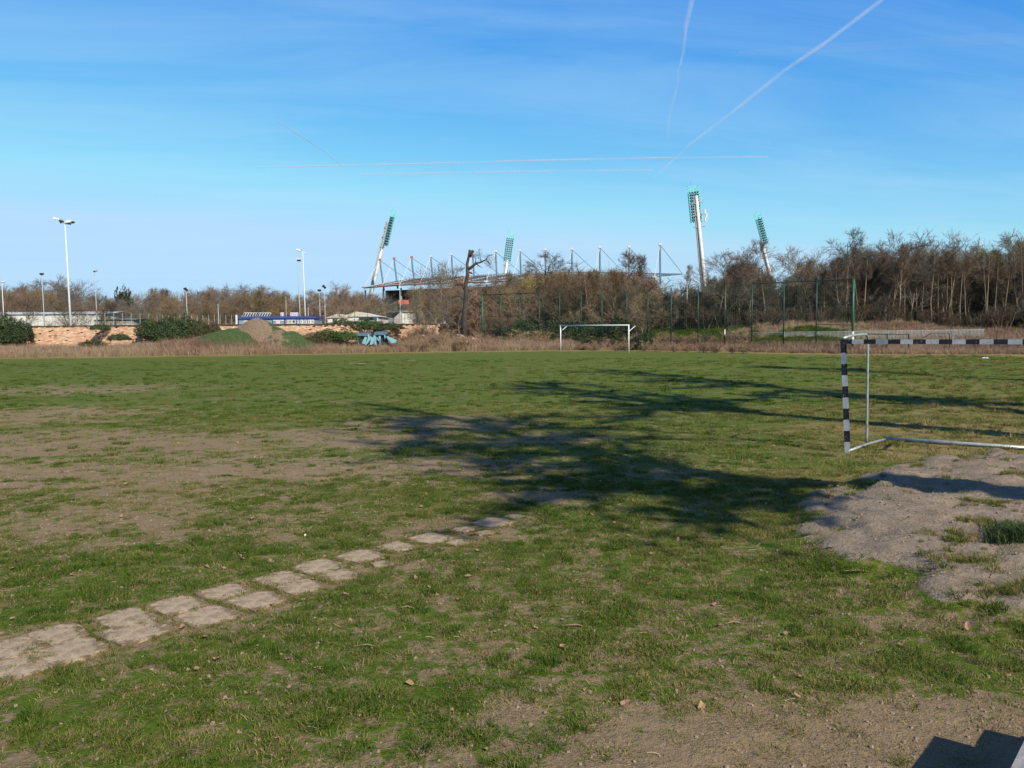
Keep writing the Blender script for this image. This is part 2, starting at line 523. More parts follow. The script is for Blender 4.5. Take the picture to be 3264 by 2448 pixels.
# ------------------------------------------------------------------ ground
def blob(x, y, cx, cy, rx, ry, rot=0.0, soft=0.5):
    c, s = math.cos(rot), math.sin(rot)
    u = ((x - cx) * c + (y - cy) * s) / rx
    v = (-(x - cx) * s + (y - cy) * c) / ry
    r = np.hypot(u, v)
    return 1 - sst(1 - soft, 1 + soft, r)
def masks(x, y):
    """bare soil amount, dry (straw) amount, sand amount"""
    x = np.asarray(x, float); y = np.asarray(y, float)
    bare = np.zeros_like(x)
    for b in [(-7.0, 12.6, 4.3, 2.6, 0.1), (-10, 17.0, 5.0, 3.0, 0), (-4.2, 17.6, 3.4, 2.0, 0.15), (-1.9, 20.0, 2.4, 2.2, 0), (-5.2, 9.6, 2.6, 1.3, 0.2),
              (-2.6, 13.4, 3.0, 1.4, 0.1), (-14, 22.5, 4.2, 2.6, 0), (-17, 33, 4.0, 2.6, 0), (0.6, 17.2, 1.3, 1.0, 0), (-0.6, 9.2, 0.8, .5, 0),
              (2.1, 4.25, 2.0, 0.5, -0.05), (1.1, 3.7, 1.8, 0.5, 0), (4.0, 4.3, 1.5, 0.5, 0.1), (2.1, 4.1, 1.6, .35, -.05),
              (0.3, 11.2, 0.9, .5, 0), (2.3, 12.6, .8, .5, 0)]:
        bare = np.maximum(bare, blob(x, y, b[0], b[1], b[2], b[3], b[4], 0.8))
    fore = (1 - sst(9.5, 12, y)) * sst(-6, -1, x - (y - 8) * 0.8)
    bare = bare + 0.30 * fore
    for sl in globals().get('SLABS', []):
        bare = np.maximum(bare, 0.85 * blob(x, y, sl[0], sl[1], .36, .36, 0, .4))
    n = fbm(x, y, 2.4, 41) ; n2 = fbm(x, y, 0.34, 47, 3)
    bare = bare * 0.62 + 0.40 * (n - 0.5) + 0.95 * (n2 - 0.5) + 0.11
    bare = np.clip(bare, 0, 1)
    dry = 0.35 * sst(0.45, 0.8, fbm(x, y, 5, 61))
    for b in [(8.6, 15.2, 3.4, 2.2, 0, .9), (9.6, 18.5, 4, 1.8, 0, .9), (5.0, 12.6, 2.2, 1.3, 0, .55), (4.3, 8.4, 1.6, 1.0, 0, .55), (12, 22, 6, 3, 0, .6),
              (3.0, 9.8, 1.6, 1.2, 0, .4), (16, 30, 6, 5, 0, .5), (3.5, 6.3, 1.6, 0.9, 0, .35)]:
        dry = np.maximum(dry, b[5] * blob(x, y, b[0], b[1], b[2], b[3], b[4], 0.6))
    e = EDGE(x) - y
    dry = np.maximum(dry, 0.9 * (1 - sst(0, 7, e + 4 * (fbm(x, y, 4, 71) - 0.5))))
    dry = np.clip(dry + 0.4 * (n2 - 0.5), 0, 1)
    far = sst(24, 40, y)
    bare = bare * (1 - far * 0.35)
    return bare, dry, sand_mask(x, y)

def axis(lo, hi, a, b, st, gr):
    c = list(np.arange(a, b + 1e-6, st))
    x = b; d = st
    while x < hi: d *= gr; x += d; c.append(x)
    x = a; d = st
    while x > lo: d *= gr; x -= d; c.insert(0, x)
    return np.array(c)
xs = axis(-3500, 3500, -9.5, 11, 0.1, 1.045)
ys = axis(-600, 4200, 3.2, 19, 0.1, 1.022)
XX, YY = np.meshgrid(xs, ys)
ZZ = H(XX, YY)
nx, ny = len(xs), len(ys)
V = np.stack([XX.ravel(), YY.ravel(), ZZ.ravel()], 1)
ii = np.arange(nx * ny).reshape(ny, nx)
Fc = np.stack([ii[:-1, :-1].ravel(), ii[:-1, 1:].ravel(), ii[1:, 1:].ravel(), ii[1:, :-1].ravel()], 1)
gm = np_mesh('pitch_ground', V, Fc, None, smooth=True)
ba, dr, sa = masks(V[:, 0], V[:, 1])
sback = V[:, 1] - EDGE(V[:, 0])
weed = sst(0, 2.5, sback)
att = gm.color_attributes.new('cover', 'FLOAT_COLOR', 'POINT')
att.data.foreach_set('color', np.stack([ba, dr, sa, weed], 1).astype(np.float32).ravel())

m = bpy.data.materials.new('pitch_soil_and_turf'); m.use_nodes = True
MATS['ground'] = m
t = m.node_tree; b = t.nodes['Principled BSDF']
b.inputs['Roughness'].default_value = 0.95; b.inputs['Specular IOR Level'].default_value = 0.1
ca = N(t, 'ShaderNodeAttribute'); ca.attribute_name = 'cover'
sp = N(t, 'ShaderNodeSeparateColor'); t.links.new(ca.outputs['Color'], sp.inputs[0])
tcg = N(t, 'ShaderNodeTexCoord')
def noise(scale, detail=5, rough=0.6, vec=None, dist=0.0):
    n = N(t, 'ShaderNodeTexNoise')
    n.inputs['Scale'].default_value = scale; n.inputs['Detail'].default_value = detail; n.inputs['Roughness'].default_value = rough
    n.inputs['Distortion'].default_value = dist
    t.links.new(vec or tcg.outputs['Object'], n.inputs['Vector'])
    return n.outputs['Fac']
def rng_(v, a, b_, c=0.0, d=1.0):
    n = N(t, 'ShaderNodeMapRange'); n.interpolation_type = 'SMOOTHSTEP'
    for k, q in zip(('From Min', 'From Max', 'To Min', 'To Max'), (a, b_, c, d)): n.inputs[k].default_value = q
    t.links.new(v, n.inputs['Value']); return n.outputs[0]
def mixc_(f, a, b_):
    n = N(t, 'ShaderNodeMix', data_type='RGBA')
    if isinstance(f, (int, float)): n.inputs['Factor'].default_value = f
    else: t.links.new(f, n.inputs['Factor'])
    for k, q in (('A', a), ('B', b_)):
        if isinstance(q, tuple): n.inputs[k].default_value = (*q, 1)
        else: t.links.new(q, n.inputs[k])
    return n.outputs['Result']
n_f = noise(22, 6, 0.7); n_m = noise(4.2, 6, 0.65); n_l = noise(0.55, 4, 0.6); n_g = noise(3.6, 6, 0.72, dist=0.4); n_x = noise(80, 3, 0.6)
n_h = noise(4.4, 7, 0.78); n_k = noise(8.0, 6, 0.72)
soil = mixc_(rng_(n_m, 0.35, 0.65), (0.180, 0.130, 0.100), (0.250, 0.182, 0.142))
soil = mixc_(rng_(n_x, 0.3, 0.75), soil, (0.300, 0.225, 0.180))
green = mixc_(rng_(n_f, 0.35, 0.65), (0.046, 0.085, 0.007), (0.098, 0.148, 0.013))
green = mixc_(M_(t, 'MULTIPLY', rng_(n_l, 0.4, 0.62), 0.45), green, (0.082, 0.145, 0.012))
green = mixc_(rng_(n_h, 0.44, 0.34), green, (0.026, 0.055, 0.006))
thatch = mixc_(rng_(n_f, 0.35, 0.65), (0.13, 0.105, 0.045), (0.205, 0.16, 0.082))
straw = mixc_(rng_(n_f, 0.35, 0.65), (0.17, 0.14, 0.06), (0.30, 0.23, 0.115))
turf = mixc_(rng_(M_(t, 'ADD', M_(t, 'MULTIPLY', n_g, 0.55), M_(t, 'MULTIPLY', n_k, 0.55)), 0.54, 0.66), green, thatch)
turf = mixc_(rng_(M_(t, 'ADD', sp.outputs['Green'], M_(t, 'MULTIPLY', M_(t, 'SUBTRACT', n_m, 0.5), 1.2)), 0.25, 0.95), turf, straw)
bf = M_(t, 'ADD', sp.outputs['Red'], M_(t, 'ADD', M_(t, 'MULTIPLY', M_(t, 'SUBTRACT', n_h, 0.5), 1.5), M_(t, 'MULTIPLY', M_(t, 'SUBTRACT', n_k, 0.5), 2.6)))
col = mixc_(rng_(bf, 0.22, 0.66), turf, soil)
sandc = mixc_(rng_(n_m, 0.3, 0.7), (0.210, 0.168, 0.165), (0.310, 0.255, 0.255))
sandc = mixc_(rng_(n_f, 0.5, 0.7), sandc, (0.17, 0.125, 0.098))
sf = M_(t, 'ADD', sp.outputs['Blue'], M_(t, 'MULTIPLY', M_(t, 'SUBTRACT', n_m, 0.5), 1.0))
col = mixc_(rng_(sf, 0.4, 0.62), col, sandc)
weedc = mixc_(rng_(n_m, 0.35, 0.65), (0.15, 0.11, 0.06), (0.24, 0.17, 0.10))
weedg = mixc_(rng_(n_l, 0.5, 0.62), weedc, (0.05, 0.09, 0.02))
col = mixc_(rng_(M_(t, 'ADD', ca.outputs['Alpha'], M_(t, 'MULTIPLY', M_(t, 'SUBTRACT', n_m, 0.5), 0.8)), 0.3, 0.7), col, weedg)
gsc = N(t, 'ShaderNodeMix', data_type='RGBA', blend_type='MULTIPLY'); gsc.inputs['Factor'].default_value = 1; t.links.new(col, gsc.inputs['A']); gsc.inputs['B'].default_value = (.67, .655, .48, 1)
t.links.new(gsc.outputs['Result'], b.inputs['Base Color'])
bp = N(t, 'ShaderNodeBump'); bp.inputs['Strength'].default_value = 0.9; bp.inputs['Distance'].default_value = 0.03
t.links.new(M_(t, 'ADD', n_f, M_(t, 'MULTIPLY', n_x, 0.35)), bp.inputs['Height'])
bp2 = N(t, 'ShaderNodeBump'); bp2.inputs['Strength'].default_value = 0.5; bp2.inputs['Distance'].default_value = 0.10
t.links.new(n_m, bp2.inputs['Height']); t.links.new(bp2.outputs[0], bp.inputs['Normal'])
t.links.new(bp.outputs[0], b.inputs['Normal'])
gm.materials.append(m)
link('ground', gm, kind='structure')

# ------------------------------------------------------------------ scattering with geometry nodes
def clump(n, rad, hmin, hmax, wd, lean, seed, droop=0.0):
    r = np.random.default_rng(seed)
    a = r.uniform(0, 2 * np.pi, n); q = np.sqrt(r.uniform(0, 1, n)) * rad
    bx, by = np.cos(a) * q, np.sin(a) * q
    h = r.uniform(hmin, hmax, n) * (1 - 0.45 * (q / rad))
    la = a + r.normal(0, 0.9, n); lm = np.abs(r.normal(lean, lean * 0.5, n)) * h
    tx, ty = bx + np.cos(la) * lm, by + np.sin(la) * lm
    fa = r.uniform(0, np.pi, n); w2 = wd * r.uniform(0.6, 1.2, n) / 2
    mx_, my_ = bx + (tx - bx) * 0.35, by + (ty - by) * 0.35
    z0 = np.full(n, -0.012)
    P = [np.stack([bx - np.cos(fa) * w2, by - np.sin(fa) * w2, z0], 1), np.stack([bx + np.cos(fa) * w2, by + np.sin(fa) * w2, z0], 1),
         np.stack([mx_ + np.cos(fa) * w2 * .8, my_ + np.sin(fa) * w2 * .8, h * 0.6], 1), np.stack([mx_ - np.cos(fa) * w2 * .8, my_ - np.sin(fa) * w2 * .8, h * 0.6], 1),
         np.stack([tx, ty, h * (1 - droop)], 1)]
    V = np.concatenate(P)
    i = np.arange(n)
    T = np.concatenate([np.stack([i, i + n, i + 2 * n], 1), np.stack([i, i + 2 * n, i + 3 * n], 1), np.stack([i + 3 * n, i + 2 * n, i + 4 * n], 1)])
    return V, T
def variants(cname, meshes):
    c = bpy.data.collections.new(cname)
    for i, me in enumerate(meshes):
        c.objects.link(bpy.data.objects.new(cname + '_variant', me))
    return c
def scatter(name, P, rot, scl, tint, coll, nvar, kind='stuff', label=None, cat=None, parent=None):
    P = np.asarray(P, np.float32); n = len(P)
    me = bpy.data.meshes.new(name)
    me.vertices.add(n); me.vertices.foreach_set('co', P.ravel())
    def at(nm, ty, arr, key):
        a_ = me.attributes.new(nm, ty, 'POINT'); a_.data.foreach_set(key, np.asarray(arr).ravel())
    at('rot', 'FLOAT_VECTOR', np.asarray(rot, np.float32), 'vector')
    at('scl', 'FLOAT_VECTOR', np.asarray(scl, np.float32), 'vector')
    at('tint', 'FLOAT', np.asarray(tint, np.float32), 'value')
    at('vi', 'INT', np.random.default_rng(n).integers(0, nvar, n).astype(np.int32), 'value')
    o = link(name, me, kind=kind)
    if parent is not None: o.parent = parent
    tag(o, label, cat)
    g = bpy.data.node_groups.new(name + '_nodes', 'GeometryNodeTree')
    g.interface.new_socket('Geometry', in_out='INPUT', socket_type='NodeSocketGeometry')
    g.interface.new_socket('Geometry', in_out='OUTPUT', socket_type='NodeSocketGeometry')
    gi = g.nodes.new('NodeGroupInput'); go = g.nodes.new('NodeGroupOutput')
    ip = g.nodes.new('GeometryNodeInstanceOnPoints')
    ci = g.nodes.new('GeometryNodeCollectionInfo'); ci.inputs['Collection'].default_value = coll
    ci.inputs['Separate Children'].default_value = True; ci.inputs['Reset Children'].default_value = True
    def na(nm, ty):
        q = g.nodes.new('GeometryNodeInputNamedAttribute'); q.data_type = ty; q.inputs['Name'].default_value = nm
        return q.outputs['Attribute']
    g.links.new(gi.outputs[0], ip.inputs['Points'])
    g.links.new(ci.outputs[0], ip.inputs['Instance'])
    ip.inputs['Pick Instance'].default_value = True
    g.links.new(na('vi', 'INT'), ip.inputs['Instance Index'])
    e2r = g.nodes.new('FunctionNodeEulerToRotation')
    g.links.new(na('rot', 'FLOAT_VECTOR'), e2r.inputs[0])
    g.links.new(e2r.outputs[0], ip.inputs['Rotation'])
    g.links.new(na('scl', 'FLOAT_VECTOR'), ip.inputs['Scale'])
    g.links.new(ip.outputs[0], go.inputs[0])
    md = o.modifiers.new('scatter', 'NODES'); md.node_group = g
    return o

tuftc = variants('turf_clump', [np_mesh('turf_clump', *clump(60, 0.085, 0.015, 0.05, 0.0045, 1.0, 100 + i), 'grass_blade') for i in range(5)])
tallc = variants('grass_tuft', [np_mesh('grass_tuft', *clump(80, 0.07, 0.035, 0.085, 0.005, 0.8, 120 + i), 'grass_blade') for i in range(5)])
weedc_ = variants('dry_weed', [np_mesh('dry_weed', *clump(46, 0.28, 0.35, 1.0, 0.016, 0.22, 140 + i, 0.05), 'weed_blade') for i in range(5)])

def in_slabs(x, y):
    q = np.zeros(len(x), bool)
    for (cx, cy, ux, uy, hw, hl) in SLABS:
        dx = x - cx; dy = y - cy
        q |= (np.abs(dx * ux + dy * uy) < hl - .05) & (np.abs(-dx * uy + dy * ux) < hw - .05)
    return q
def field_points(y0, y1, dens, margin=0.06, seed=1):
    r = np.random.default_rng(seed)
    half = lambda y: 0.63 * y + 0.6
    area = (0.63 * (y1 ** 2 - y0 ** 2) + 1.2 * (y1 - y0))
    n = int(area * dens)
    y = np.sqrt(r.uniform(y0 ** 2, y1 ** 2, n)); x = r.uniform(-1, 1, n) * half(y)
    return x, y, r
def put(name, y0, y1, dens, coll, nv, seed, thr, smin, smax, label, cat, tall=False, dryk=0.0):
    x, y, r = field_points(y0, y1, dens, seed=seed)
    ba, dr, sa = masks(x, y)
    n3 = fbm(x, y, 0.22 if y1 < 14 else .5, 91, 3)
    fade = 1.0
    prob = (1 - 0.96 * sst(0.12, 0.95, ba + 0.7 * (fbm(x, y, 0.45, 99, 3) - .5))) * (1 - sst(0.25, 0.8, sa) * 0.97)
    prob = prob * np.clip(0.48 + 2.9 * (n3 - 0.48), 0.06, 1.0) if not tall else prob * sst(0.54, 0.66, fbm(x, y, 0.26 if y1 < 16 else .6, 93, 3))
    k = (r.uniform(0, 1, len(x)) < prob) & ~in_slabs(x, y) & (y < EDGE(x) + 2)
    x, y, dr, ba, n3 = x[k], y[k], dr[k], ba[k], n3[k]
    n = len(x)
    z = H(x, y)
    s = r.uniform(smin, smax, n)
    rot = np.stack([r.normal(0, .06, n), r.normal(0, .06, n), r.uniform(0, 6.28, n)], 1)
    tint = np.clip(0.16 + 0.55 * dr + 0.22 * ba + r.normal(0, 0.13, n) + 0.5 * (fbm(x, y, 1.5, 98) - .5) + dryk, 0, 1)
    if tall: tint = np.clip(tint - 0.12, 0, 1)
    scatter(name, np.stack([x, y, z], 1), rot, np.stack([s, s, s * r.uniform(.5, 1.1, n)], 1), tint, coll, nv, label=label, cat=cat)
put('near_turf', 3.0, 13.0, 170, tuftc, 5, 201, 0, 0.75, 1.35, 'short patchy green and straw grass covering the near pitch', 'grass')
put('near_tufts', 3.0, 15.0, 26, tallc, 5, 202, 0, 0.6, 1.15, 'darker green grass tufts standing up from the near pitch', 'grass', tall=True)
put('middle_turf', 13.0, 26.0, 20, tuftc, 5, 203, 0, 1.2, 2.2, 'short mottled grass covering the middle of the pitch', 'grass')
put('middle_tufts', 15.0, 40.0, 3.0, tallc, 5, 204, 0, 1.0, 1.9, 'dark low grass tufts dotted over the middle of the pitch', 'grass', tall=True)
put('far_turf', 26.0, 60.0, 2.2, tuftc, 5, 205, 0, 2.0, 3.4, 'low grass clumps over the far half of the pitch', 'grass')

# dead thatch lying flat between the tufts, and crumbs of soil
thatchc = variants('thatch', [np_mesh('thatch', *clump(34, 0.11, 0.006, 0.022, 0.0035, 3.2, 160 + i), 'grass_blade') for i in range(4)])
for (nm, y0, y1, dn, s0, s1) in (('near_thatch', 3.0, 12.0, 75, .7, 1.4), ('middle_thatch', 12.0, 24.0, 14, 1.3, 2.2)):
    x, y, r = field_points(y0, y1, dn, seed=220 + int(y0)); ba, dr, sa = masks(x, y)
    k = (r.uniform(0, 1, len(x)) < (1 - .6 * ba) * (1 - .9 * sst(.2, .7, sa))) & ~in_slabs(x, y); x, y = x[k], y[k]; n = len(x); s = r.uniform(s0, s1, n)
    scatter(nm, np.stack([x, y, H(x, y) + .004], 1), np.stack([r.normal(0, .06, n), r.normal(0, .06, n), r.uniform(0, 6.28, n)], 1), np.stack([s, s, s], 1), np.clip(r.normal(.72, .18, n), .3, 1), thatchc, 4, label='flat dead grass lying between the tufts, ' + nm.split('_')[0] + ' pitch', cat='dead grass')
def crumb(seed):
    q = np.random.default_rng(seed); mb = MB(); V = [(math.cos(a) * .012 * q.uniform(.6, 1.2), math.sin(a) * .012 * q.uniform(.6, 1.2), 0) for a in np.linspace(0, 2 * np.pi, 7)[:-1]]
    W_ = [(x * .6, y * .6, .010 * q.uniform(.6, 1.2)) for x, y, _ in V]
    me = bpy.data.meshes.new('crumb'); me.from_pydata(V + W_, [], [tuple(range(6, 12))] + [(i, (i + 1) % 6, 6 + (i + 1) % 6, 6 + i) for i in range(6)]); me.materials.append(MATS['clod']); me.update(); return me
crc = variants('crumb', [crumb(i) for i in range(5)])
x, y, r = field_points(3.0, 15.0, 120, seed=231); ba, dr, sa = masks(x, y)
k = (r.uniform(0, 1, len(x)) < .15 + .8 * np.maximum(ba, sa * .8)) & ~in_slabs(x, y); x, y = x[k], y[k]; n = len(x); s = np.abs(r.normal(.55, .35, n)) + .15
scatter('soil_crumbs', np.stack([x, y, H(x, y) - .001], 1), np.stack([r.normal(0, .3, n), r.normal(0, .3, n), r.uniform(0, 6.28, n)], 1), np.stack([s, s, s], 1), np.zeros(n), crc, 5, label='small crumbs of soil and grit on the bare parts of the near pitch', cat='soil crumbs')
xs_, ys_ = [], []
r = np.random.default_rng(207)
for (cx, cy, ux, uy, hw, hl) in SLABS:
    for q in range(34):
        a = r.uniform(-1, 1); sgn = 1 if r.random() < .5 else -1
        if r.random() < .5: lx, ly = a * hl, sgn * (hw + r.normal(0.012, .022))
        else: lx, ly = sgn * (hl + r.normal(0.012, .022)), a * hw
        xs_.append(cx + lx * ux - ly * uy); ys_.append(cy + lx * uy + ly * ux)
xs_ = np.array(xs_); ys_ = np.array(ys_); n = len(xs_); s = r.uniform(.3, .75, n)
scatter('slab_edge_grass', np.stack([xs_, ys_, H(xs_, ys_) + .004], 1), np.stack([r.normal(0, .2, n), r.normal(0, .2, n), r.uniform(0, 6.28, n)], 1), np.stack([s, s, s], 1), np.clip(r.normal(.5, .25, n), 0, 1), tuftc, 5, label='short grass and dead thatch creeping over the edges of the path slabs', cat='grass')

r = np.random.default_rng(211)
cx = r.uniform(2.5, 9, 46); cy_ = r.uniform(6.2, 13.5, 46)
x = np.repeat(cx, 26) + r.normal(0, .16, 46 * 26); y = np.repeat(cy_, 26) + r.normal(0, .12, 46 * 26)
k = (sand_mask(x, y) > .3) & (np.repeat(fbm(cx, cy_, 1.5, 44), 26) + .12 * (9.5 - y) / 3 > .5); x, y = x[k], y[k]; n = len(x); s = r.uniform(.4, 1.1, n)
scatter('sand_tufts', np.stack([x, y, H(x, y)], 1), np.stack([r.normal(0, .15, n), r.normal(0, .15, n), r.uniform(0, 6.28, n)], 1), np.stack([s, s, s], 1), np.clip(r.normal(.58, .2, n), 0, 1), tallc, 5, label='sparse olive grass tufts growing out of the sand heap', cat='grass')
for k, (p, yy, nn_) in enumerate(((3262, 1715, 130),)):
    g = G(p, yy); VV, TT = [], []; off = 0
    for q in range(nn_ // 2):
        v, tr_ = clump(60, .12, .06, .2, .007, .7, 900 + q + 100 * k)
        dx, dy = r.normal(0, .15), r.normal(0, .13)
        v = v + np.array([dx, dy, h1(g.x + dx, g.y + dy) - g.z]); VV.append(v); TT.append(tr_ + off); off += len(v)
    me = np_mesh('grass_hummock', np.concatenate(VV), np.concatenate(TT), 'hummock')
    ob = link('grass_hummock', me, loc=g)
    tag(ob, ('dark green grass hummock on the sand at the right edge', 'straw coloured grass hummock left of the sand heap', 'small grass hummock at the upper left of the sand heap')[k], 'grass hummock')

# long straw grass round the handball goal and right border
r = np.random.default_rng(300)
n = 5200
x = r.uniform(5.5, 34, n); y = r.uniform(13, 62, n)
rel = x - (0.40 * y + 1.2)
keep = (rel > -1.0 + r.normal(0, .8, n)) & (x < 0.64 * y + 1.5) & (fbm(x, y, 1.6, 97) > 0.44) & (sand_mask(x, y) < .3)
keep &= r.uniform(0, 1, n) < np.where(y < 24, 1.0, 0.7)
x, y = x[keep], y[keep]; n = len(x); s = r.uniform(0.9, 2.0, n)
scatter('straw_tufts', np.stack([x, y, H(x, y)], 1), np.stack([r.normal(0, .1, n), r.normal(0, .1, n), r.uniform(0, 6.28, n)], 1), np.stack([s * 1.5, s * 1.5, s], 1),
        np.clip(r.normal(.66, .16, n), 0, 1), tallc, 5, label='straw coloured longer grass around the handball goal and right border', cat='grass')

# dry weeds along the far border
def weeds(name, X, Y, smin, smax, t0, label, sd):
    r = np.random.default_rng(sd)
    n = len(X); s = r.uniform(smin, smax, n)
    scatter(name, np.stack([X, Y, H(X, Y) - .02], 1), np.stack([r.normal(0, .12, n), r.normal(0, .12, n), r.uniform(0, 6.28, n)], 1), np.stack([s * 1.25, s * 1.25, s], 1),
            np.clip(r.normal(t0, .2, n) + .9 * (fbm(X, Y, 3.5, 77) - .5) + .4 * (1 - sst(0, 1.8, Y - EDGE(X))), 0, 1), weedc_, 5, label=label, cat='dry grass')
r = np.random.default_rng(310)
X = r.uniform(-54, 6, 12000); Y = EDGE(X) + 0.3 + r.uniform(0, 1, 12000) ** 1.1 * 6.5
k = (Y < wy(X) - .2) | (X > -7); X, Y = X[k], Y[k]
lo = np.clip((Y - EDGE(X)) / 3.0, 0.25, 1)
weeds('dry_weeds', X, Y, 0.55, 1.35, .42, 'pinkish brown dry weeds in front of the old brick wall', 311)
X = r.uniform(2, 44, 9000); Y = EDGE(X) + 0.6 + r.uniform(0, 1, 9000) ** 1.2 * 13; k = (fbm(X, Y, 3.2, 79) > .36) & (Y < BF(X) + 2.5); X, Y = X[k], Y[k]
weeds('fence_weeds', X, Y, 0.35, 0.95, .34, 'brown dry weeds growing along the tall green fence', 312)
X = r.uniform(4, 64, 11000); Y = BF(X) + r.uniform(4, 20, 11000); PXX = X / Y * F + 1632; k = (fbm(X, Y, 4, 78) > .56) | ((PXX > 2700) & (PXX < 2970)); X, Y = X[k], Y[k]
weeds('bank_straw', X, Y, 0.35, .85, .78, 'pale straw grass tufts on the bank below the wood', 313)
X = r.uniform(3, 60, 14000); Y = BF(X) + r.uniform(3, 19, 14000); k = fbm(X, Y, 4, 78) < .57; X, Y = X[k], Y[k]; n = len(X); s = r.uniform(2.0, 4.5, n)
scatter('bank_grass', np.stack([X, Y, H(X, Y) - .02], 1), np.stack([r.normal(0, .15, n), r.normal(0, .15, n), r.uniform(0, 6.28, n)], 1), np.stack([s, s, s], 1), np.clip(r.normal(.22, .2, n) + .9 * (fbm(X, Y, 2.2, 80) - .5), 0, 1), tallc, 5, label='green and straw coloured grass on the bank below the wood', cat='grass')
X = r.uniform(34, 62, 3500); Y = EDGE(X) + r.uniform(3, 16, 3500)
weeds('border_weeds', X, Y, 0.6, 1.1, .36, 'tall pinkish weeds behind the rail on the right', 314)

# ------------------------------------------------------------------ slab path objects
path = thing('slab_path', None, None, (SLABS[4][0], SLABS[4][1], 0), kind='structure')
for (cx, cy, ux, uy, hw, hl) in SLABS:
    z = h1(cx, cy) + .008
    mb = MB(); n = 14; poly = []
    for i in range(4):
        a, b2 = [(1, 1), (-1, 1), (-1, -1), (1, -1)][i]
        c, d2 = [(-1, 1), (-1, -1), (1, -1), (1, 1)][i]
        for k in range(4):
            f = k / 4; lx = (a + (c - a) * f) * hl; ly = (b2 + (d2 - b2) * f) * hw
            j = 0.045
            lx += random.uniform(-j, j * .3) * (1 if lx > 0 else -1) * .8; ly += random.uniform(-j, j * .3) * (1 if ly > 0 else -1) * .8
            poly.append((lx, ly, -.04))
    k = len(mb.v); tilt = (random.uniform(-.015, .015), random.uniform(-.015, .015))
    mb.prism(poly, (0, 0, .04 + .006))
    ob = mb.build('slab', 'slab', path, origin=(0, 0, 0))
    ob.location = Vector((cx, cy, z)) - path.location; ob.rotation_euler = (random.uniform(-.012, .012), random.uniform(-.012, .012), math.atan2(uy, ux))

# ------------------------------------------------------------------ handball goal
gp = G(2702, 1444); gu = Vector((0.79, -0.613, 0)).normalized(); gn = Vector((0.613, 0.79, 0))
root = thing('handball_goal', 'black and white striped handball goal in the right foreground', 'goal', gp)
UP = Vector((0, 0, 1))
lean = (gu * -0.055 + UP).normalized()
def striped(p0, ax, L, name, first, wd=.08):
    mb = MB(); k = 0; s = 0; x = ax.normalized()
    y_ = gn - x * gn.dot(x); y_.normalize(); z_ = x.cross(y_)
    while s < L - 1e-6:
        e = min(L, s + .2)
        mb.box(p0 + x * (s + e) / 2, (e - s, wd, wd), (x, y_, z_), mi=(k + first) % 2, caps=False)
        s = e; k += 1
    for q, sg in ((0, -1), (L, 1)):
        c = p0 + x * q
        pts = [c + y_ * wd / 2 * a + z_ * wd / 2 * b2 for a, b2 in ((1, 1), (-1, 1), (-1, -1), (1, -1))]
        mb.quad(*pts, mi=first if sg < 0 else (k - 1 + first) % 2)
    return mb.build(name, ['post_white', 'post_black'], root)
striped(gp, lean, 1.96, 'post', 0)
gtop = gp + lean * 2.0
striped(gtop - gu * .04, gu, 3.12, 'crossbar', 1)
striped(gp + gu * 3.0, lean, 1.96, 'post', 0)
for s in (0.0, 3.0):
    b0 = gp + gu * s + UP * .03
    t0 = gtop + gu * s + UP * .06
    rear = b0 + gn * 1.15 + gu * (.02 if s == 0 else 0)
    rt = rear + UP * 2.03 + gn * -.05
    mb = MB(); mb.tube([t0, t0 + gn * .55 + UP * .05, rt - gn * .12 + UP * .06, rt, rt - UP * .12, rear + UP * .14, rear + UP * .03], .024, 8)
    mb.build('net_stanchion', 'galvanised', root, smooth=True)
    mb = MB(); mb.tube([b0, rear, rear + gn * 0.95 + gu * (.1 if s == 0 else -.1)], .026, 8)
    mb.build('ground_bar', 'galvanised', root, smooth=True)
rb = gp + gn * 2.12 + UP * .045
mb = MB(); mb.tube([rb + gu * .08, rb + gu * 2.95], .04, 10); mb.build('rear_bar', 'galvanised', root, smooth=True)

# ------------------------------------------------------------------ white football goal
wl = G(1787, 1127); 
wl = A(1787, 1127, 76.0); wl.z = h1(wl.x, wl.y)
wr = A(2004, 1132, 70.2); wr.z = h1(wr.x, wr.y)
root = thing('football_goal', 'plain white football goal without a net at the far end of the pitch', 'goal', wl)
wu = (wr - wl); wu.z = 0; wu.normalize(); wn = Vector((-wu.y, wu.x, 0))
if wn.y < 0: wn = -wn
hgt = 2.46
for p, nm in ((wl, 'post'), (wr, 'post')):
    MB().tube([p - UP * .05, p + UP * hgt], .056, 10).build('post', 'white_paint', root, smooth=True)
    MB().tube([p + UP * (hgt - .60), p + UP * (hgt - .12) + wn * .5 + wu * 0.3], .035, 6).build('net_bracket', 'white_paint', root)
ctop = [wl + UP * (hgt - .06), Vector((wr.x, wr.y, wl.z)) + UP * (hgt - .06 + (wr.z - wl.z))]
MB().tube(ctop, .056, 10).build('crossbar', 'mast_steel', root, smooth=True)

# ------------------------------------------------------------------ bench at the photographer's right
root = thing('wooden_bench', 'weathered grey plank bench whose end touches the bottom right corner', 'bench', (2.3, 3.2, 0))
bv = Vector((-0.65, -0.76, 0)).normalized(); bw = Vector((0.76, -0.65, 0)).normalized()
E1 = Vector((2.614, 3.986, .405)) + bv * .05; E2 = E1 + bw * .19 - bv * .25
for (e, wd, L) in ((E1, .17, 2.1), (E2, .17, 2.38), (E2 + bw * .19, .17, 2.38)):
    MB().box(e + bv * L / 2 + bw * wd / 2, (L, wd, .05), (bv, bw, UP)).build('seat_plank', 'bench_wood', root)
for s in (.45, 1.75):
    MB().box(E1 + bv * s + bw * .28 + UP * (-.23), (.1, .42, .4), (bv, bw, UP)).build('leg', 'concrete', root)

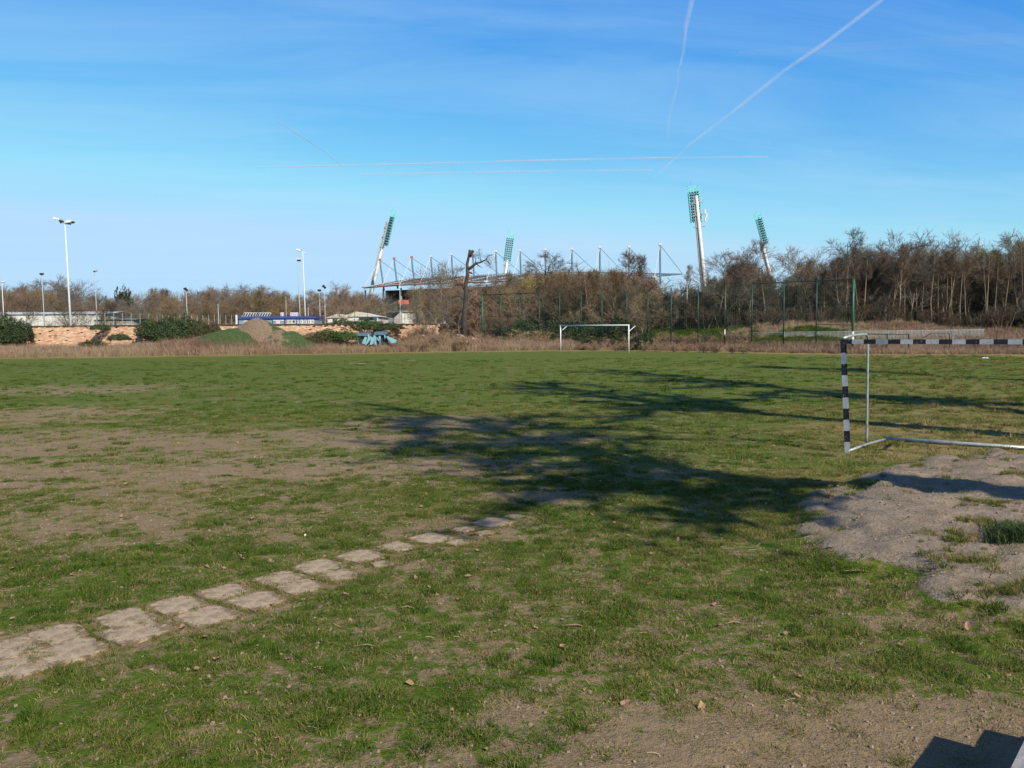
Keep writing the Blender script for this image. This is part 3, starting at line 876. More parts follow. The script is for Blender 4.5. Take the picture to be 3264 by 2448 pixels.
# ------------------------------------------------------------------ trees
def make_tree(seed, height=10.0, trunk_r=0.16, kind='oak', twigs=22, tl=0.75, tw=0.016, fat=1.0, tip=.12):
    r = random.Random(seed)
    T = MB(); C = MB(); TW = []
    P = dict(
        oak=dict(clear=.22, n1=11, a1=(45, 80), l1=.42, up=.25, n2=7, n3=8, wig=.22),
        slim=dict(clear=.34, n1=15, a1=(25, 50), l1=.24, up=.5, n2=6, n3=7, wig=.10),
        round=dict(clear=.16, n1=13, a1=(28, 60), l1=.40, up=.45, n2=7, n3=8, wig=.14),
        flat=dict(clear=.4, n1=10, a1=(50, 85), l1=.34, up=.2, n2=7, n3=8, wig=.25),
    )[kind]
    def path(p, d, L, r0, r1, seg, wig, up):
        pts = [p.copy()]; rad = [r0]
        d = d.normalized()
        for i in range(seg):
            d = (d + Vector((r.gauss(0, wig), r.gauss(0, wig), r.gauss(0, wig * .7) + up * .12))).normalized()
            p = p + d * (L / seg); pts.append(p.copy()); rad.append(r0 + (r1 - r0) * (i + 1) / seg)
        return pts, rad, d
    def side(d, ang):
        ax = Vector((r.gauss(0, 1), r.gauss(0, 1), r.gauss(0, 1)))
        ax = ax - d * ax.dot(d)
        if ax.length < 1e-3: ax = Vector((1, 0, 0))
        ax.normalize()
        return (d * math.cos(ang) + ax * math.sin(ang)).normalized()
    def at(pts, rad, f):
        x = f * (len(pts) - 1); i = min(int(x), len(pts) - 2); q = x - i
        return pts[i].lerp(pts[i + 1], q), rad[i] + (rad[i + 1] - rad[i]) * q, (pts[i + 1] - pts[i]).normalized()
    def twig(p, d, L):
        for k in range(r.randint(1, 2)):
            e = side(d, r.uniform(.15, .8)); e.z += .15; e.normalize()
            l = L * r.uniform(.5, 1.1)
            s = Vector((r.gauss(0, 1), r.gauss(0, 1), r.gauss(0, 1))).cross(e)
            if s.length < 1e-3: continue
            s.normalize(); TW.append((p - s * tw * .5, p + s * tw * .5, p + e * l))
    tp, tr, td = path(Vector((0, 0, -.15)), Vector((r.gauss(0, .05), r.gauss(0, .05), 1)), height * .93, trunk_r, trunk_r * tip, 10, .05 + P['wig'] * .35, .5)
    T.tube(tp, tr, 7, cap=False)
    for i in range(P['n1']):
        f = P['clear'] + (1 - P['clear']) * ((i + r.random() * .7) / P['n1']) ** .9 * .97
        p, pr, d = at(tp, tr, f)
        env = (1 - .55 * (f - P['clear']) / (1 - P['clear'])) if kind != 'flat' else 1.0
        if kind == 'round': env = .55 + .75 * math.sin(math.pi * min(1, .25 + .75 * (f - P['clear']) / (1 - P['clear'])))
        L1 = height * P['l1'] * env * r.uniform(.75, 1.15)
        az = i * 2.4 + r.gauss(0, .4); a1 = R(r.uniform(*P['a1'])) * (1 - .35 * f)
        d1 = Vector((math.cos(az) * math.sin(a1), math.sin(az) * math.sin(a1), math.cos(a1)))
        r1 = max(.02 * fat, pr * r.uniform(.45, .65))
        bp, br, bd = path(p, d1, L1, r1, r1 * .25, 6, P['wig'], P['up'])
        T.tube(bp, br, 5, cap=False)
        for j in range(P['n2']):
            f2 = .25 + .75 * (j + r.random()) / P['n2']
            p2, pr2, d2 = at(bp, br, min(f2, .99))
            L2 = L1 * r.uniform(.3, .5) * (1.15 - .5 * f2); q2 = side(d2, R(r.uniform(25, 60)))
            cp, crr, cd = path(p2, q2, L2, max(.012 * fat, pr2 * .5), .008 * fat, 4, P['wig'] * 1.1, P['up'])
            C.tube(cp, crr, 3, cap=False)
            for k in range(P['n3']):
                f3 = .2 + .8 * (k + r.random()) / P['n3']
                p3, pr3, d3 = at(cp, crr, min(f3, .99))
                L3 = L2 * r.uniform(.45, .8) + .35; q3 = side(d3, R(r.uniform(20, 60)))
                ep, er, ed = path(p3, q3, L3, .010 * fat, .005 * fat, 2, P['wig'], P['up'])
                C.tube(ep, er, 3, cap=False)
                for z in range(twigs):
                    p4, _, d4 = at(ep, er, r.random() * .99)
                    twig(p4, d4, tl)
    k = len(C.v)
    for a, b2, c in TW:
        C.v += [tuple(a), tuple(b2), tuple(c)]; C.f.append((k, k + 1, k + 2)); C.m.append(0); k += 3
    def mk(mb, nm, mt, smooth):
        me = bpy.data.meshes.new(nm); me.from_pydata(mb.v, [], mb.f); me.materials.append(MATS[mt])
        if smooth: me.polygons.foreach_set('use_smooth', [True] * len(me.polygons))
        me.update(); return me
    zmax = max(v[2] for v in C.v)
    return mk(T, 'trunk', 'bark', True), mk(C, 'crown', 'twig', False), zmax

def make_thicket(seed, h=4.0, wdt=2.2, stems=14, twigs=16, tw=.02):
    r = random.Random(seed); T = MB(); C = MB(); k0 = []
    for i in range(stems):
        a = r.uniform(0, 6.28); q = r.uniform(0, wdt * .45)
        p = Vector((math.cos(a) * q, math.sin(a) * q, -.1)); L = h * r.uniform(.6, 1.0)
        d = Vector((math.cos(a) * r.uniform(.05, .45), math.sin(a) * r.uniform(.05, .45), 1)).normalized()
        pts = [p]; 
        for s in range(6):
            d = (d + Vector((r.gauss(0, .09), r.gauss(0, .09), 0))).normalized(); p = p + d * L / 6; pts.append(p)
        T.tube(pts, [.035 * (1 - s / 7) + .006 for s in range(7)], 4, cap=False)
        for j in range(12):
            f = r.uniform(.15, 1) * 5.99; b0 = pts[int(f)].lerp(pts[int(f) + 1], f % 1)
            e = Vector((r.gauss(0, .7), r.gauss(0, .7), r.uniform(.3, 1))).normalized(); l2 = r.uniform(.4, 1.0) * h * .22
            b1 = b0 + e * l2; C.tube([b0, b1], [.012, .005], 3, cap=False)
            for z in range(twigs):
                s0 = b0.lerp(b1, r.random()); e2 = (e + Vector((r.gauss(0, .6), r.gauss(0, .6), r.gauss(.15, .5)))).normalized()
                s = Vector((r.gauss(0, 1), r.gauss(0, 1), r.gauss(0, 1))).cross(e2)
                if s.length < .01: continue
                s.normalize(); k0.append((s0 - s * tw * .5, s0 + s * tw * .5, s0 + e2 * r.uniform(.3, .8)))
    k = len(C.v)
    for a, b2, c in k0:
        C.v += [tuple(a), tuple(b2), tuple(c)]; C.f.append((k, k + 1, k + 2)); C.m.append(0); k += 3
    def mk(mb, nm, mt):
        me = bpy.data.meshes.new(nm); me.from_pydata(mb.v, [], mb.f); me.materials.append(MATS[mt]); me.update(); return me
    return mk(T, 'stems', 'bark'), mk(C, 'twigs', 'twig'), max(v[2] for v in C.v)

def make_bush(seed, n=2600, ls=.11, dims=(1.0, 1.0, 1.0), hollow=.55):
    """leafy evergreen mound of unit half-size: many separate leaf faces through an uneven volume, on a few stems"""
    r = np.random.default_rng(seed)
    d = r.normal(size=(n, 3)); d /= np.linalg.norm(d, axis=1)[:, None]; d[:, 2] = np.abs(d[:, 2])
    lump = 0.50 + .85 * fbm(d[:, 0] * 2 + 5 + seed, d[:, 1] * 2 + d[:, 2] * 1.7, .9, seed, 3)
    rad = lump * r.uniform(hollow, 1.0, n) ** .5
    c = d * rad[:, None]; c[:, 2] = c[:, 2] * .95 + .02
    a = r.normal(size=(n, 3)); a /= np.linalg.norm(a, axis=1)[:, None]
    b2 = np.cross(a, d + r.normal(size=(n, 3)) * .5); b2 /= np.linalg.norm(b2, axis=1)[:, None] + 1e-9
    s = ls * r.uniform(.6, 1.3, n)[:, None]
    V = np.stack([c - a * s * .5, c + b2 * s * .32, c + a * s * .5, c - b2 * s * .32], 1).reshape(-1, 3)
    Fq = np.arange(n * 4).reshape(n, 4)
    lf = np_mesh('foliage', V, Fq, 'leaf')
    mb = MB()
    for i in range(7):
        q = d[i] * .55
        mb.tube([(0.1 * q[0], .1 * q[1], -.05), tuple(q * .6 + np.array([0, 0, .1])), tuple(q * 1.1)], [.03, .02, .008], 4, cap=False)
    me = bpy.data.meshes.new('stems'); me.from_pydata(mb.v, [], mb.f); me.materials.append(MATS['bark']); me.update()
    return me, lf

OAK = [make_tree(s, 10, .19, 'oak', 7, .55) for s in (11, 12, 13)]
SLIM = [make_tree(s, 10, .11, 'slim', 6, .50) for s in (21, 22, 23, 24)]
ROUND = [make_tree(s, 10, .15, 'round', 7, .5) for s in (31, 32, 33)]
FLAT = [make_tree(s, 10, .14, 'flat', 7, .5) for s in (41, 42)]
THK = [make_thicket(s) for s in (51, 52, 53)]
BUSH = [make_bush(s) for s in (61, 62, 63)]
BUSHF = [make_bush(s, n=5200, ls=.075) for s in (64, 65)]

def plant(name, src, X, Y, top, label, cat, group, wid=1.0, tint=(1, 1, 1), ttint=(1, 1, 1), z0=None, parts=('trunk', 'crown'), rz=None):
    z = h1(X, Y) if z0 is None else z0
    s = (top - z) / src[2]
    o = thing(name, label, cat, (X, Y, z), group)
    o.rotation_euler = (random.gauss(0, .02), random.gauss(0, .02), random.uniform(0, 6.28) if rz is None else rz)
    o.scale = (s * wid, s * wid, s)
    a = link(parts[0], src[0], o); a.color = (*ttint, 1)
    b2 = link(parts[1], src[1], o); b2.color = (*tint, 1)
    return o

def bush(X, Y, hx, hz, label, group, tint=(1, 1, 1), z0=None, fine=False, hy=None, name='ivy_bush', cat='bush'):
    z = h1(X, Y) if z0 is None else z0
    hx *= 1.25; hz *= 1.2
    src = random.choice(BUSHF if fine else BUSH)
    o = thing(name, label, cat, (X, Y, z), group)
    o.scale = (hx, hy or hx * .8, hz); o.rotation_euler = (0, 0, random.uniform(-.5, .5))
    link('stems', src[0], o); b2 = link('foliage', src[1], o); b2.color = (*tint, 1)
    return o

TINTS = [(1.05, .95, .85), (1.0, 1.0, .92), (.98, 1.02, .76), (.85, .88, .82), (1.08, .93, .8)]
ZONES = [(1640, 'above the left end of the tall green fence'), (1720, 'beyond the third post of the tall green fence'), (1787, 'just left of the white goal, beyond the fence'),
         (1860, 'behind the left post of the white goal'), (1930, 'behind the middle of the white goal'), (2004, 'behind the right part of the white goal'),
         (2070, 'just right of the white goal, beyond the fence'), (2140, 'between white goal and tallest floodlight mast'), (2210, 'just left of the tallest floodlight mast'),
         (2290, 'at the foot of the tallest floodlight mast'), (2370, 'between the two right floodlight masts'), (2450, 'below the rightmost floodlight mast'),
         (2530, 'just right of the rightmost floodlight mast'), (2610, 'above the left part of the low pale fence'), (2717, 'just left of the bright green end post'),
         (2790, 'just right of the bright green end post'), (2870, 'beyond the left end of the striped crossbar'), (2950, 'right of the straw bank in the wood'),
         (3030, 'a little left of the leaning white birch'), (3090, 'immediately left of the leaning white birch'), (3160, 'immediately right of the leaning white birch'), (3240, 'near the right edge of the wood'),
         (9999, 'cut by the right edge of the picture')]
def zone(px):
    for a, s in ZONES:
        if px < a: return s
PR = ([1480, 1560, 1640, 1700, 1760, 1840, 1900, 1950, 2000, 2050, 2120, 2180, 2230, 2290, 2350, 2400, 2450, 2500, 2560, 2592, 2640, 2680, 2720, 2780, 2820, 2862, 2910, 2960, 3010, 3060, 3110, 3160, 3210, 3264, 3330],
      [945, 905, 885, 868, 885, 872, 870, 872, 895, 905, 900, 875, 878, 820, 800, 800, 850, 850, 830, 790, 830, 775, 738, 748, 775, 738, 760, 772, 748, 752, 760, 748, 765, 745, 735])
def prof(px): return float(np.interp(px, *PR))

def col_for(px):
    t = random.choice(TINTS)
    f = random.uniform(.42, .85)
    return tuple(c * f for c in t)
KN = {'slim': ('slim bare', SLIM), 'round': ('round-crowned bare', ROUND), 'oak': ('spreading bare', OAK), 'flat': ('flat-topped bare', FLAT)}
ROWN = ['front row', 'second row', 'third row', 'back row']
px = 1585.0
cnt = 0
for row, (off, step, drop) in enumerate(((17, 30, 34), (24, 27, 20), (33, 30, 8), (46, 34, 0))):
    px = 1560.0 + row * 9
    while px < 3340:
        p = px + random.uniform(-9, 9)
        # depth of the row behind the fence
        Y = 90.0
        for _ in range(8):
            Y = 0.5 * Y + 0.5 * (float(BF(X_at(p, Y))) + off)
        if p < 1750: Y = 112 + off * .8
        Y += random.uniform(-2.5, 2.5)
        kind = random.choices(['slim', 'round', 'oak', 'flat'], [.55, .22, .1, .13] if p > 2550 else [.5, .35, .1, .05])[0]
        top = ztop(p, prof(p) + (14 + drop * random.uniform(.2, 1.5) + random.uniform(-4, 26) if p > 2060 else random.uniform(-32, 0) + drop * .1), Y)
        if 2050 < p < 2270: top -= random.uniform(0, 1.2)
        kn, src = KN[kind]
        shade = random.choice(['grey', 'brown'])
        ti = col_for(p); 
        if shade == 'grey': ti = random.choice([(.8, .8, .8), (.65, .66, .68), (.9, .9, .86)])
        if p < 2060: ti = (ti[0] * 1.35, ti[1] * 1.22, ti[2] * 1.0)
        plant('bare_tree', random.choice(src), X_at(p, Y), Y, top, f'{kn} {shade} tree, {ROWN[row]}, {zone(p)}', 'tree', 'bare trees of the wood', wid=random.uniform(.8, 1.1) * (.85 if kind == 'slim' else 1),
              tint=ti, ttint=random.choice([(1, 1, 1), (1.5, 1.4, 1.25), (.7, .7, .7), (1.9, 1.75, 1.5)]))
        cnt += 1
        px += step * random.uniform(.75, 1.25)
# undergrowth of the wood
for row, (off, step, hh) in enumerate(((14, 34, 3.0), (20, 36, 4.5), (29, 40, 6.0), (44, 34, 8.0))):
    px = 1545.0
    while px < 3330:
        p = px + random.uniform(-8, 8); Y = 90.0
        for _ in range(8): Y = 0.5 * Y + 0.5 * (float(BF(X_at(p, Y))) + off)
        if p < 1720: Y = 108 + off * .5
        Y += random.uniform(-1.5, 1.5)
        X = X_at(p, Y); z = h1(X, Y)
        hx_ = hh * random.uniform(.7, 1.25) * (1.25 if p < 2060 else .8)
        ti = random.choice([(1.2, .85, .72), (1.15, 1.0, .7), (.8, .75, .68)]) if p < 2060 else random.choice([(.42, .42, .33), (.30, .36, .25), (.5, .44, .36)])
        plant('thicket', random.choice(THK), X, Y, z + hx_, f'{"reddish" if ti[1] < .9 and ti[0] > 1 else "dull brown"} leafless thicket, {ROWN[row]}, {zone(p)}', 'shrub', 'undergrowth of the wood', wid=random.uniform(1.0, 1.5), tint=ti, parts=('stems', 'twigs'))
        px += step * random.uniform(.8, 1.25)

# trees that stand out
def special(px_, ytop, Y, src, label, wid=1.0, tint=(1, 1, 1), ttint=(1, 1, 1), name='bare_tree', group='trees that stand out against the sky', z0=None):
    return plant(name, src, X_at(px_, Y), Y, ztop(px_, ytop, Y), label, 'tree', group, wid=wid, tint=tint, ttint=ttint, z0=z0)
special(1380, 812, 112, ROUND[0], 'tall round bare tree in front of the stadium roof, left of the dead tree', 1.0, (1.1, 1.05, .95))
special(1095, 884, 118, ROUND[1], 'bushy bare tree beside the white hall, left of the leaning floodlight mast', 1.15, (1.5, 1.25, 1.0), (1.6, 1.5, 1.3))
special(1738, 788, 150, OAK[0], 'dark wide-branched bare tree high above the left of the white goal', 1.5, (.8, .78, .8), (.6, .6, .6))
special(1990, 785, 150, OAK[1], 'dark gnarled bare oak on the skyline above the right post of the white goal', 1.25, (.7, .68, .7), (.5, .5, .5))
special(2088, 800, 150, SLIM[1], 'thin bare tree leaning beside the last stadium stay', .8, (.75, .75, .75), (.5, .5, .5))
special(2318, 770, 90, ROUND[2], 'broad bare crown just right of the tallest floodlight mast', 1.55, (1.15, 1.1, 1.05), (1.1, 1.1, 1))
special(2385, 750, 92, FLAT[0], 'flat-topped bare tree left of the rightmost floodlight mast', 1.25, (1.1, .85, .8), (.6, .6, .6))
special(2592, 768, 85, ROUND[0], 'round bare crown rising left of the green end post', 1.4, (1.3, 1.2, 1.05), (1.3, 1.2, 1.1))
special(2700, 716, 84, OAK[0], 'tall wide-topped bare tree above the green end post', 1.1, (.8, .76, .76), (.5, .5, .5))
special(2862, 718, 83, FLAT[1], 'umbrella-shaped bare tree above the straw bank', 1.3, (.85, .76, .76), (.5, .5, .5))
special(3005, 727, 83, ROUND[0], 'rounded bare crown on the skyline left of the white birch', 1.25, (1.2, 1.15, 1.1))
special(3150, 736, 84, ROUND[2], 'tree with the first pale green buds above the white birch', 1.2, (1.5, 1.9, 1.0))
special(3250, 722, 83, OAK[2], 'dark bare tree at the right end of the skyline', 1.1, (.8, .78, .8))
special(1975, 852, 128, ROUND[1], 'yellow-green budding willow behind the right post of the white goal', 1.3, (2.6, 3.0, .9), name='willow_tree')
special(1725, 872, 125, ROUND[2], 'olive-yellow budding willow above the left end of the fence', 1.35, (2.0, 1.9, .8), name='willow_tree')
special(1640, 880, 122, ROUND[0], 'pale olive bare willow just behind the first fence posts', 1.1, (1.7, 1.5, .9), name='willow_tree')

# birches
def birch(px0, y0, px1, y1, Y, label, r=.11, bend=.3):
    b0 = A(px0, y0, Y); b1 = A(px1, y1, Y)
    b0.z = min(b0.z, h1(b0.x, b0.y))
    o = thing('birch_tree', label, 'tree', b0, 'white-stemmed birches in the wood')
    mid = b0.lerp(b1, .45) + Vector((bend, 0, 0)); up2 = b1 + (b1 - mid) * .8
    MB().tube([b0 - UP * .2, b0.lerp(mid, .5) + Vector((bend * .3, 0, 0)), mid, b1, up2], [r * 1.1, r, r * .85, r * .6, r * .15], 8).build('trunk', 'birch_bark', o, smooth=True)
    c = SLIM[0][1]; cr = link('crown', c, o); cr.location = (b1 - b0) * .62; s = (b1 - b0).length / 10 * .8; cr.scale = (s * .8, s * .8, s); cr.color = (1.1, .8, .7, 1)
birch(3112, 1040, 3088, 890, 92, 'leaning birch with the brightest white stem in the right wood', .13)
birch(2190, 1010, 2190, 905, 100, 'pale birch stem left of the tallest floodlight mast', .09, .0)
birch(2536, 975, 2540, 900, 101, 'thin pale birch stem above the low fence', .08, .2)
birch(2772, 1030, 2782, 920, 86, 'pale birch stem right of the green end post', .09, .1)
birch(3240, 930, 3235, 850, 88, 'short pale birch stem near the right edge of the picture', .08, .1)
# bright bare stems at the edge of the wood
k = 0
STW = ['straight', 'slightly crooked', 'leaning', 'forked-looking']
for p, dx, yt in ((2698, 3, 905), (2730, -6, 895), (2752, 8, 900), (2812, 40, 890), (2838, 22, 920), (2850, 5, 880), (2880, 4, 900), (2905, -4, 930), (2940, 3, 920), (2966, 8, 885), (2995, -5, 905), (3004, 16, 890),
                  (3030, 10, 900), (3045, -12, 910), (3062, 4, 890), (3078, -3, 930), (3134, 5, 910), (3148, 3, 890), (3175, 2, 910), (3206, 8, 900), (3256, 2, 880), (2290, 15, 940), (2325, -12, 930), (1820, 0, 960), (1842, 6, 955), (1875, -5, 950), (1812, 3, 965), (1780, 4, 968), (2430, 2, 930)):
    Y = 90.0
    for _ in range(8): Y = 0.5 * Y + 0.5 * (float(BF(X_at(p, Y))) + 15.5)
    b0 = A(p, 1040, Y); b0.z = h1(b0.x, b0.y); b1 = A(p + dx, yt, Y)
    o = thing('slender_tree', f'{STW[k % 4]} sunlit trunk, {zone(p)}', 'tree', b0, 'sunlit trunks at the edge of the wood'); k += 1
    mid = b0.lerp(b1, .5) + Vector((random.uniform(-.25, .25), 0, 0)); tp = b1 + (b1 - mid) * 1.1
    rr = random.uniform(.045, .085)
    q = MB().tube([b0 - UP * .2, b0.lerp(mid, .5) + Vector((random.uniform(-.1, .1), 0, 0)), mid, b1, tp], [rr * 1.1, rr, rr * .85, rr * .6, rr * .1], 6).build('trunk', 'bark', o, smooth=True)
    q.color = random.choice([(1.2, 1.12, 1.0, 1), (.9, .88, .8, 1), (1.6, 1.5, 1.3, 1)])
    c = link('crown', random.choice(SLIM)[1], o); c.location = (b1 - b0) * .75; s = (b1 - b0).length / 10 * .7; c.scale = (s, s, s); c.color = (1, .85, .75, 1)
# evergreens inside the wood
for (p, yt, Y, wx) in ((2415, 900, 99, 2.2), (3190, 935, 92, 2.6), (3250, 945, 90, 2.4), (2120, 960, 104, 1.6), (2080, 930, 112, 1.4), (2960, 985, 90, 1.6), (1925, 985, 108, 1.5)):
    X = X_at(p, Y); z = h1(X, Y); hz = ztop(p, yt, Y) - z
    bush(X, Y, wx, hz, f'dark evergreen {zone(p)}', 'dark evergreens in the wood', (.55, .6, .6), fine=True, name='evergreen_tree', cat='tree')

# dead pollarded tree
DY = 100.0
def DP(x, y, o=0.0):  # zoom coordinates of the dead tree region
    return A(1000 + x / 3.19, 640 + y / 3.19, DY + o)
b0 = DP(1530, 1290); b0.z = h1(b0.x, b0.y)
o = thing('dead_tree', 'dark dead pollarded tree with sawn stubs in front of the stadium roof', 'tree', b0)
mb = MB(); mb.tube([b0 - UP * .2, DP(1528, 1200), DP(1548, 1000), DP(1546, 860), DP(1565, 740), DP(1560, 640), DP(1578, 560), DP(1588, 500)], [.42, .32, .27, .23, .23, .17, .15, .17], 10)
mb.build('trunk', 'dead_bark', o, smooth=True)
mb = MB(); mb.tube([DP(1588, 570), DP(1605, 530), DP(1624, 505)], [.2, .19, .17], 8); mb.build('sawn_stub', 'dead_bark', o, smooth=True)
mb = MB(); mb.tube([DP(1565, 700), DP(1610, 670), DP(1650, 635), DP(1700, 625), DP(1750, 600), DP(1775, 560), DP(1820, 545)], [.2, .18, .14, .10, .08, .06, .03], 7)
mb.tube([DP(1650, 640), DP(1690, 670), DP(1715, 680)], [.08, .05, .02], 5); mb.tube([DP(1755, 600), DP(1790, 640), DP(1800, 680)], [.06, .04, .02], 5)
mb.tube([DP(1640, 640), DP(1650, 590), DP(1620, 560), DP(1640, 545), DP(1680, 560), DP(1670, 590)], [.05, .05, .045, .04, .03, .02], 5)
mb.tube([DP(1700, 625), DP(1690, 560), DP(1680, 500)], [.05, .03, .015], 5)
mb.build('crooked_branch', 'dead_bark', o, smooth=True)
for pts, rd in (([(1548, 860), (1500, 845), (1460, 850), (1440, 855)], [.16, .12, .13, .1]), ([(1530, 900), (1510, 860), (1480, 850), (1455, 835), (1430, 790)], [.14, .10, .08, .06, .03]),
                ([(1540, 1010), (1500, 975), (1460, 965), (1420, 975), (1400, 990)], [.15, .11, .08, .05, .02]), ([(1550, 890), (1590, 915), (1620, 905), (1640, 880)], [.13, .09, .06, .03]),
                ([(1570, 720), (1600, 735), (1615, 745), (1600, 725)], [.12, .1, .09, .05])):
    MB().tube([DP(*q) for q in pts], rd, 6).build('broken_branch', 'dead_bark', o, smooth=True)
r = random.Random(9); mb = MB()
for (cx, cy, sx, sy, n) in ((1780, 600, 70, 60, 150), (1680, 550, 35, 40, 60), (1500, 700, 45, 25, 60), (1420, 790, 35, 30, 40), (1790, 650, 40, 40, 60), (1620, 560, 30, 30, 30), (1440, 860, 30, 20, 25), (1400, 980, 25, 15, 20)):
    for i in range(n):
        c = DP(cx + r.gauss(0, sx * .6), cy + r.gauss(0, sy * .6), r.gauss(0, .8)); e = Vector((r.gauss(0, 1), r.gauss(0, 1), r.gauss(.2, 1))).normalized() * r.uniform(.25, .7)
        s = e.cross(Vector((r.gauss(0, 1), r.gauss(0, 1), r.gauss(0, 1)))).normalized() * .015
        mb.quad(c - s, c + s, c + e)
mb.build('twigs', 'dead_bark', o)

# left background: hedgerow trees and shrubs behind the sports ground
PL = ([-40, 0, 60, 120, 185, 230, 300, 360, 400, 440, 500, 560, 620, 700, 760, 830, 880, 940, 1000, 1040, 1100, 1160, 1230, 1300, 1400, 1480, 1560],
      [892, 890, 900, 895, 886, 905, 918, 925, 925, 915, 905, 902, 903, 905, 898, 908, 906, 912, 918, 912, 902, 912, 925, 918, 915, 918, 925])
ZL = [(60, 'at the left edge of the picture'), (134, 'left of the first dark mast'), (207, 'left of the tall white mast'), (250, 'just right of the tall white mast'),
      (304, 'left of the second dark lamp mast'), (380, 'right of the side-lamp mast'), (470, 'above the dark ivy on the wall'), (540, 'above the middle ivy clump'), (594, 'left of the small grey lamp mast'),
      (660, 'right of the small grey lamp mast'), (750, 'left of the blue container building'), (820, 'behind the left of the solar panels'), (900, 'behind the right of the solar panels'), (965, 'behind the pair of tall lamp masts'),
      (1040, 'behind the right end of the containers'), (1120, 'behind the white hall with the pale roof'), (1200, 'beside the leaning mast'), (1290, 'below the left end of the stadium roof'),
      (1380, 'below the roof, left of the dead tree'), (1480, 'immediately left of the dead tree'), (9999, 'immediately right of the dead tree')]
def zl(px):
    for a, s in ZL:
        if px < a: return s
for row, (dep, step, drop) in enumerate(((184, 34, 36), (197, 32, 18), (214, 34, 2))):
    px = -30.0
    while px < 1570:
        p = px + random.uniform(-9, 9)
        if not (1236 < p < 1318 or (p > 1180 and random.random() < .15)):
            Y = dep + random.uniform(-7, 7) - (58 if p > 1250 else 0)
            kind = random.choices(['round', 'oak', 'slim', 'flat'], [.55, .2, .2, .05])[0]
            kn, src = KN[kind]; shade = random.choice(['grey', 'brown'])
            ti = (1.05, 1.05, 1.12) if shade == 'grey' else random.choice([(1.35, 1.05, .85), (1.25, 1.15, .8), (1.3, 1.0, .85)])
            yt = float(np.interp(p, *PL)) + drop * random.uniform(.3, 1.3) + random.uniform(-5, 12) - (34 if p > 1318 else 0)
            plant('bare_tree', random.choice(src), X_at(p, Y), Y, ztop(p, yt, Y), f'{kn} {shade} tree, {ROWN[row]}, {zl(p)}', 'tree', 'bare trees behind the sports ground', wid=random.uniform(1.0, 1.35), tint=ti)
        px += step * random.uniform(.8, 1.2)
for row, (dep, step, hh) in enumerate(((180, 38, 4.6), (190, 36, 6.6))):
    px = -20.0
    while px < 1570:
        p = px + random.uniform(-9, 9); Y = dep + random.uniform(-4, 4)
        h_ = hh * random.uniform(.75, 1.2)
        if 1200 < p < 1340 and row == 0: px += step; continue
        if p > 1200: h_ *= .55
        ti = random.choice([(1.5, 1.15, .8), (1.3, 1.15, .75), (1.45, 1.0, .8)])
        if p > 1220: Y -= 52
        plant('thicket', random.choice(THK), X_at(p, Y), Y, h1(X_at(p, Y), Y) + h_ * 1.25, f'{"olive" if ti[1] > 1.1 and ti[0] < 1.4 else "red-brown"} leafless shrub, {ROWN[row]}, {zl(p)}', 'shrub', 'shrubs behind the sports ground', wid=random.uniform(1.3, 1.8), tint=ti, parts=('stems', 'twigs'))
        px += step * random.uniform(.8, 1.2)
r = random.Random(41)
for k, p in enumerate((12, 48, 62, 92, 118, 150, 172, 196, 232, 258, 288, 322, 352, 384, 410, 446)):
    Y = 150 + r.uniform(-6, 8); X = X_at(p, Y)
    plant('thicket', r.choice(THK), X, Y, h1(X, Y) + r.uniform(2.6, 5.0), f'{("grey", "olive", "brown")[k % 3]} twiggy shrub before the long white hall, {zl(p)}', 'shrub', 'shrubs before the long white hall', wid=r.uniform(1.0, 1.6), tint=((.7, .75, .7), (.9, .9, .6), (1, .8, .7))[k % 3], parts=('stems', 'twigs'))
for k, p in enumerate((30, 96, 232, 262, 330, 366)):
    plant('bare_tree', r.choice(SLIM + ROUND), X_at(p, 160), 160, ztop(p, 930 + r.uniform(0, 25), 160), f'small dark bare tree before the long white hall, {zl(p)}', 'tree', 'small trees before the long white hall', wid=1.3, tint=(.8, .7, .6), ttint=(.6, .6, .6))
special(262, 866, 195, ROUND[0], 'round grey bare crown above the shrubs right of the tall white mast', 1.25, (1.1, 1.05, 1.1), group='skyline trees on the left')
special(165, 880, 195, OAK[1], 'wide grey bare crown on the skyline left of the tall white mast', 1.2, (1.1, 1.1, 1.15), group='skyline trees on the left')
special(740, 893, 195, OAK[2], 'wide bare crown on the skyline above the left of the container building', 1.25, (1.05, 1.05, 1.1), group='skyline trees on the left')
special(855, 900, 195, OAK[0], 'broad dome-shaped bare crown behind the solar panels', 1.6, (1.05, 1.05, 1.1), group='skyline trees on the left')
p = 398; bush(X_at(p, 203), 203, 3.0, (ztop(p, 918, 203) - 1) / 1.15, 'small dark evergreen on the left skyline', None, (.55, .6, .7), name='evergreen_tree', cat='tree')
bush(X_at(368, 140), 140, .9, 3.2, 'dark green conical shrub right of the long white hall', None, (.7, .8, .7), fine=True)

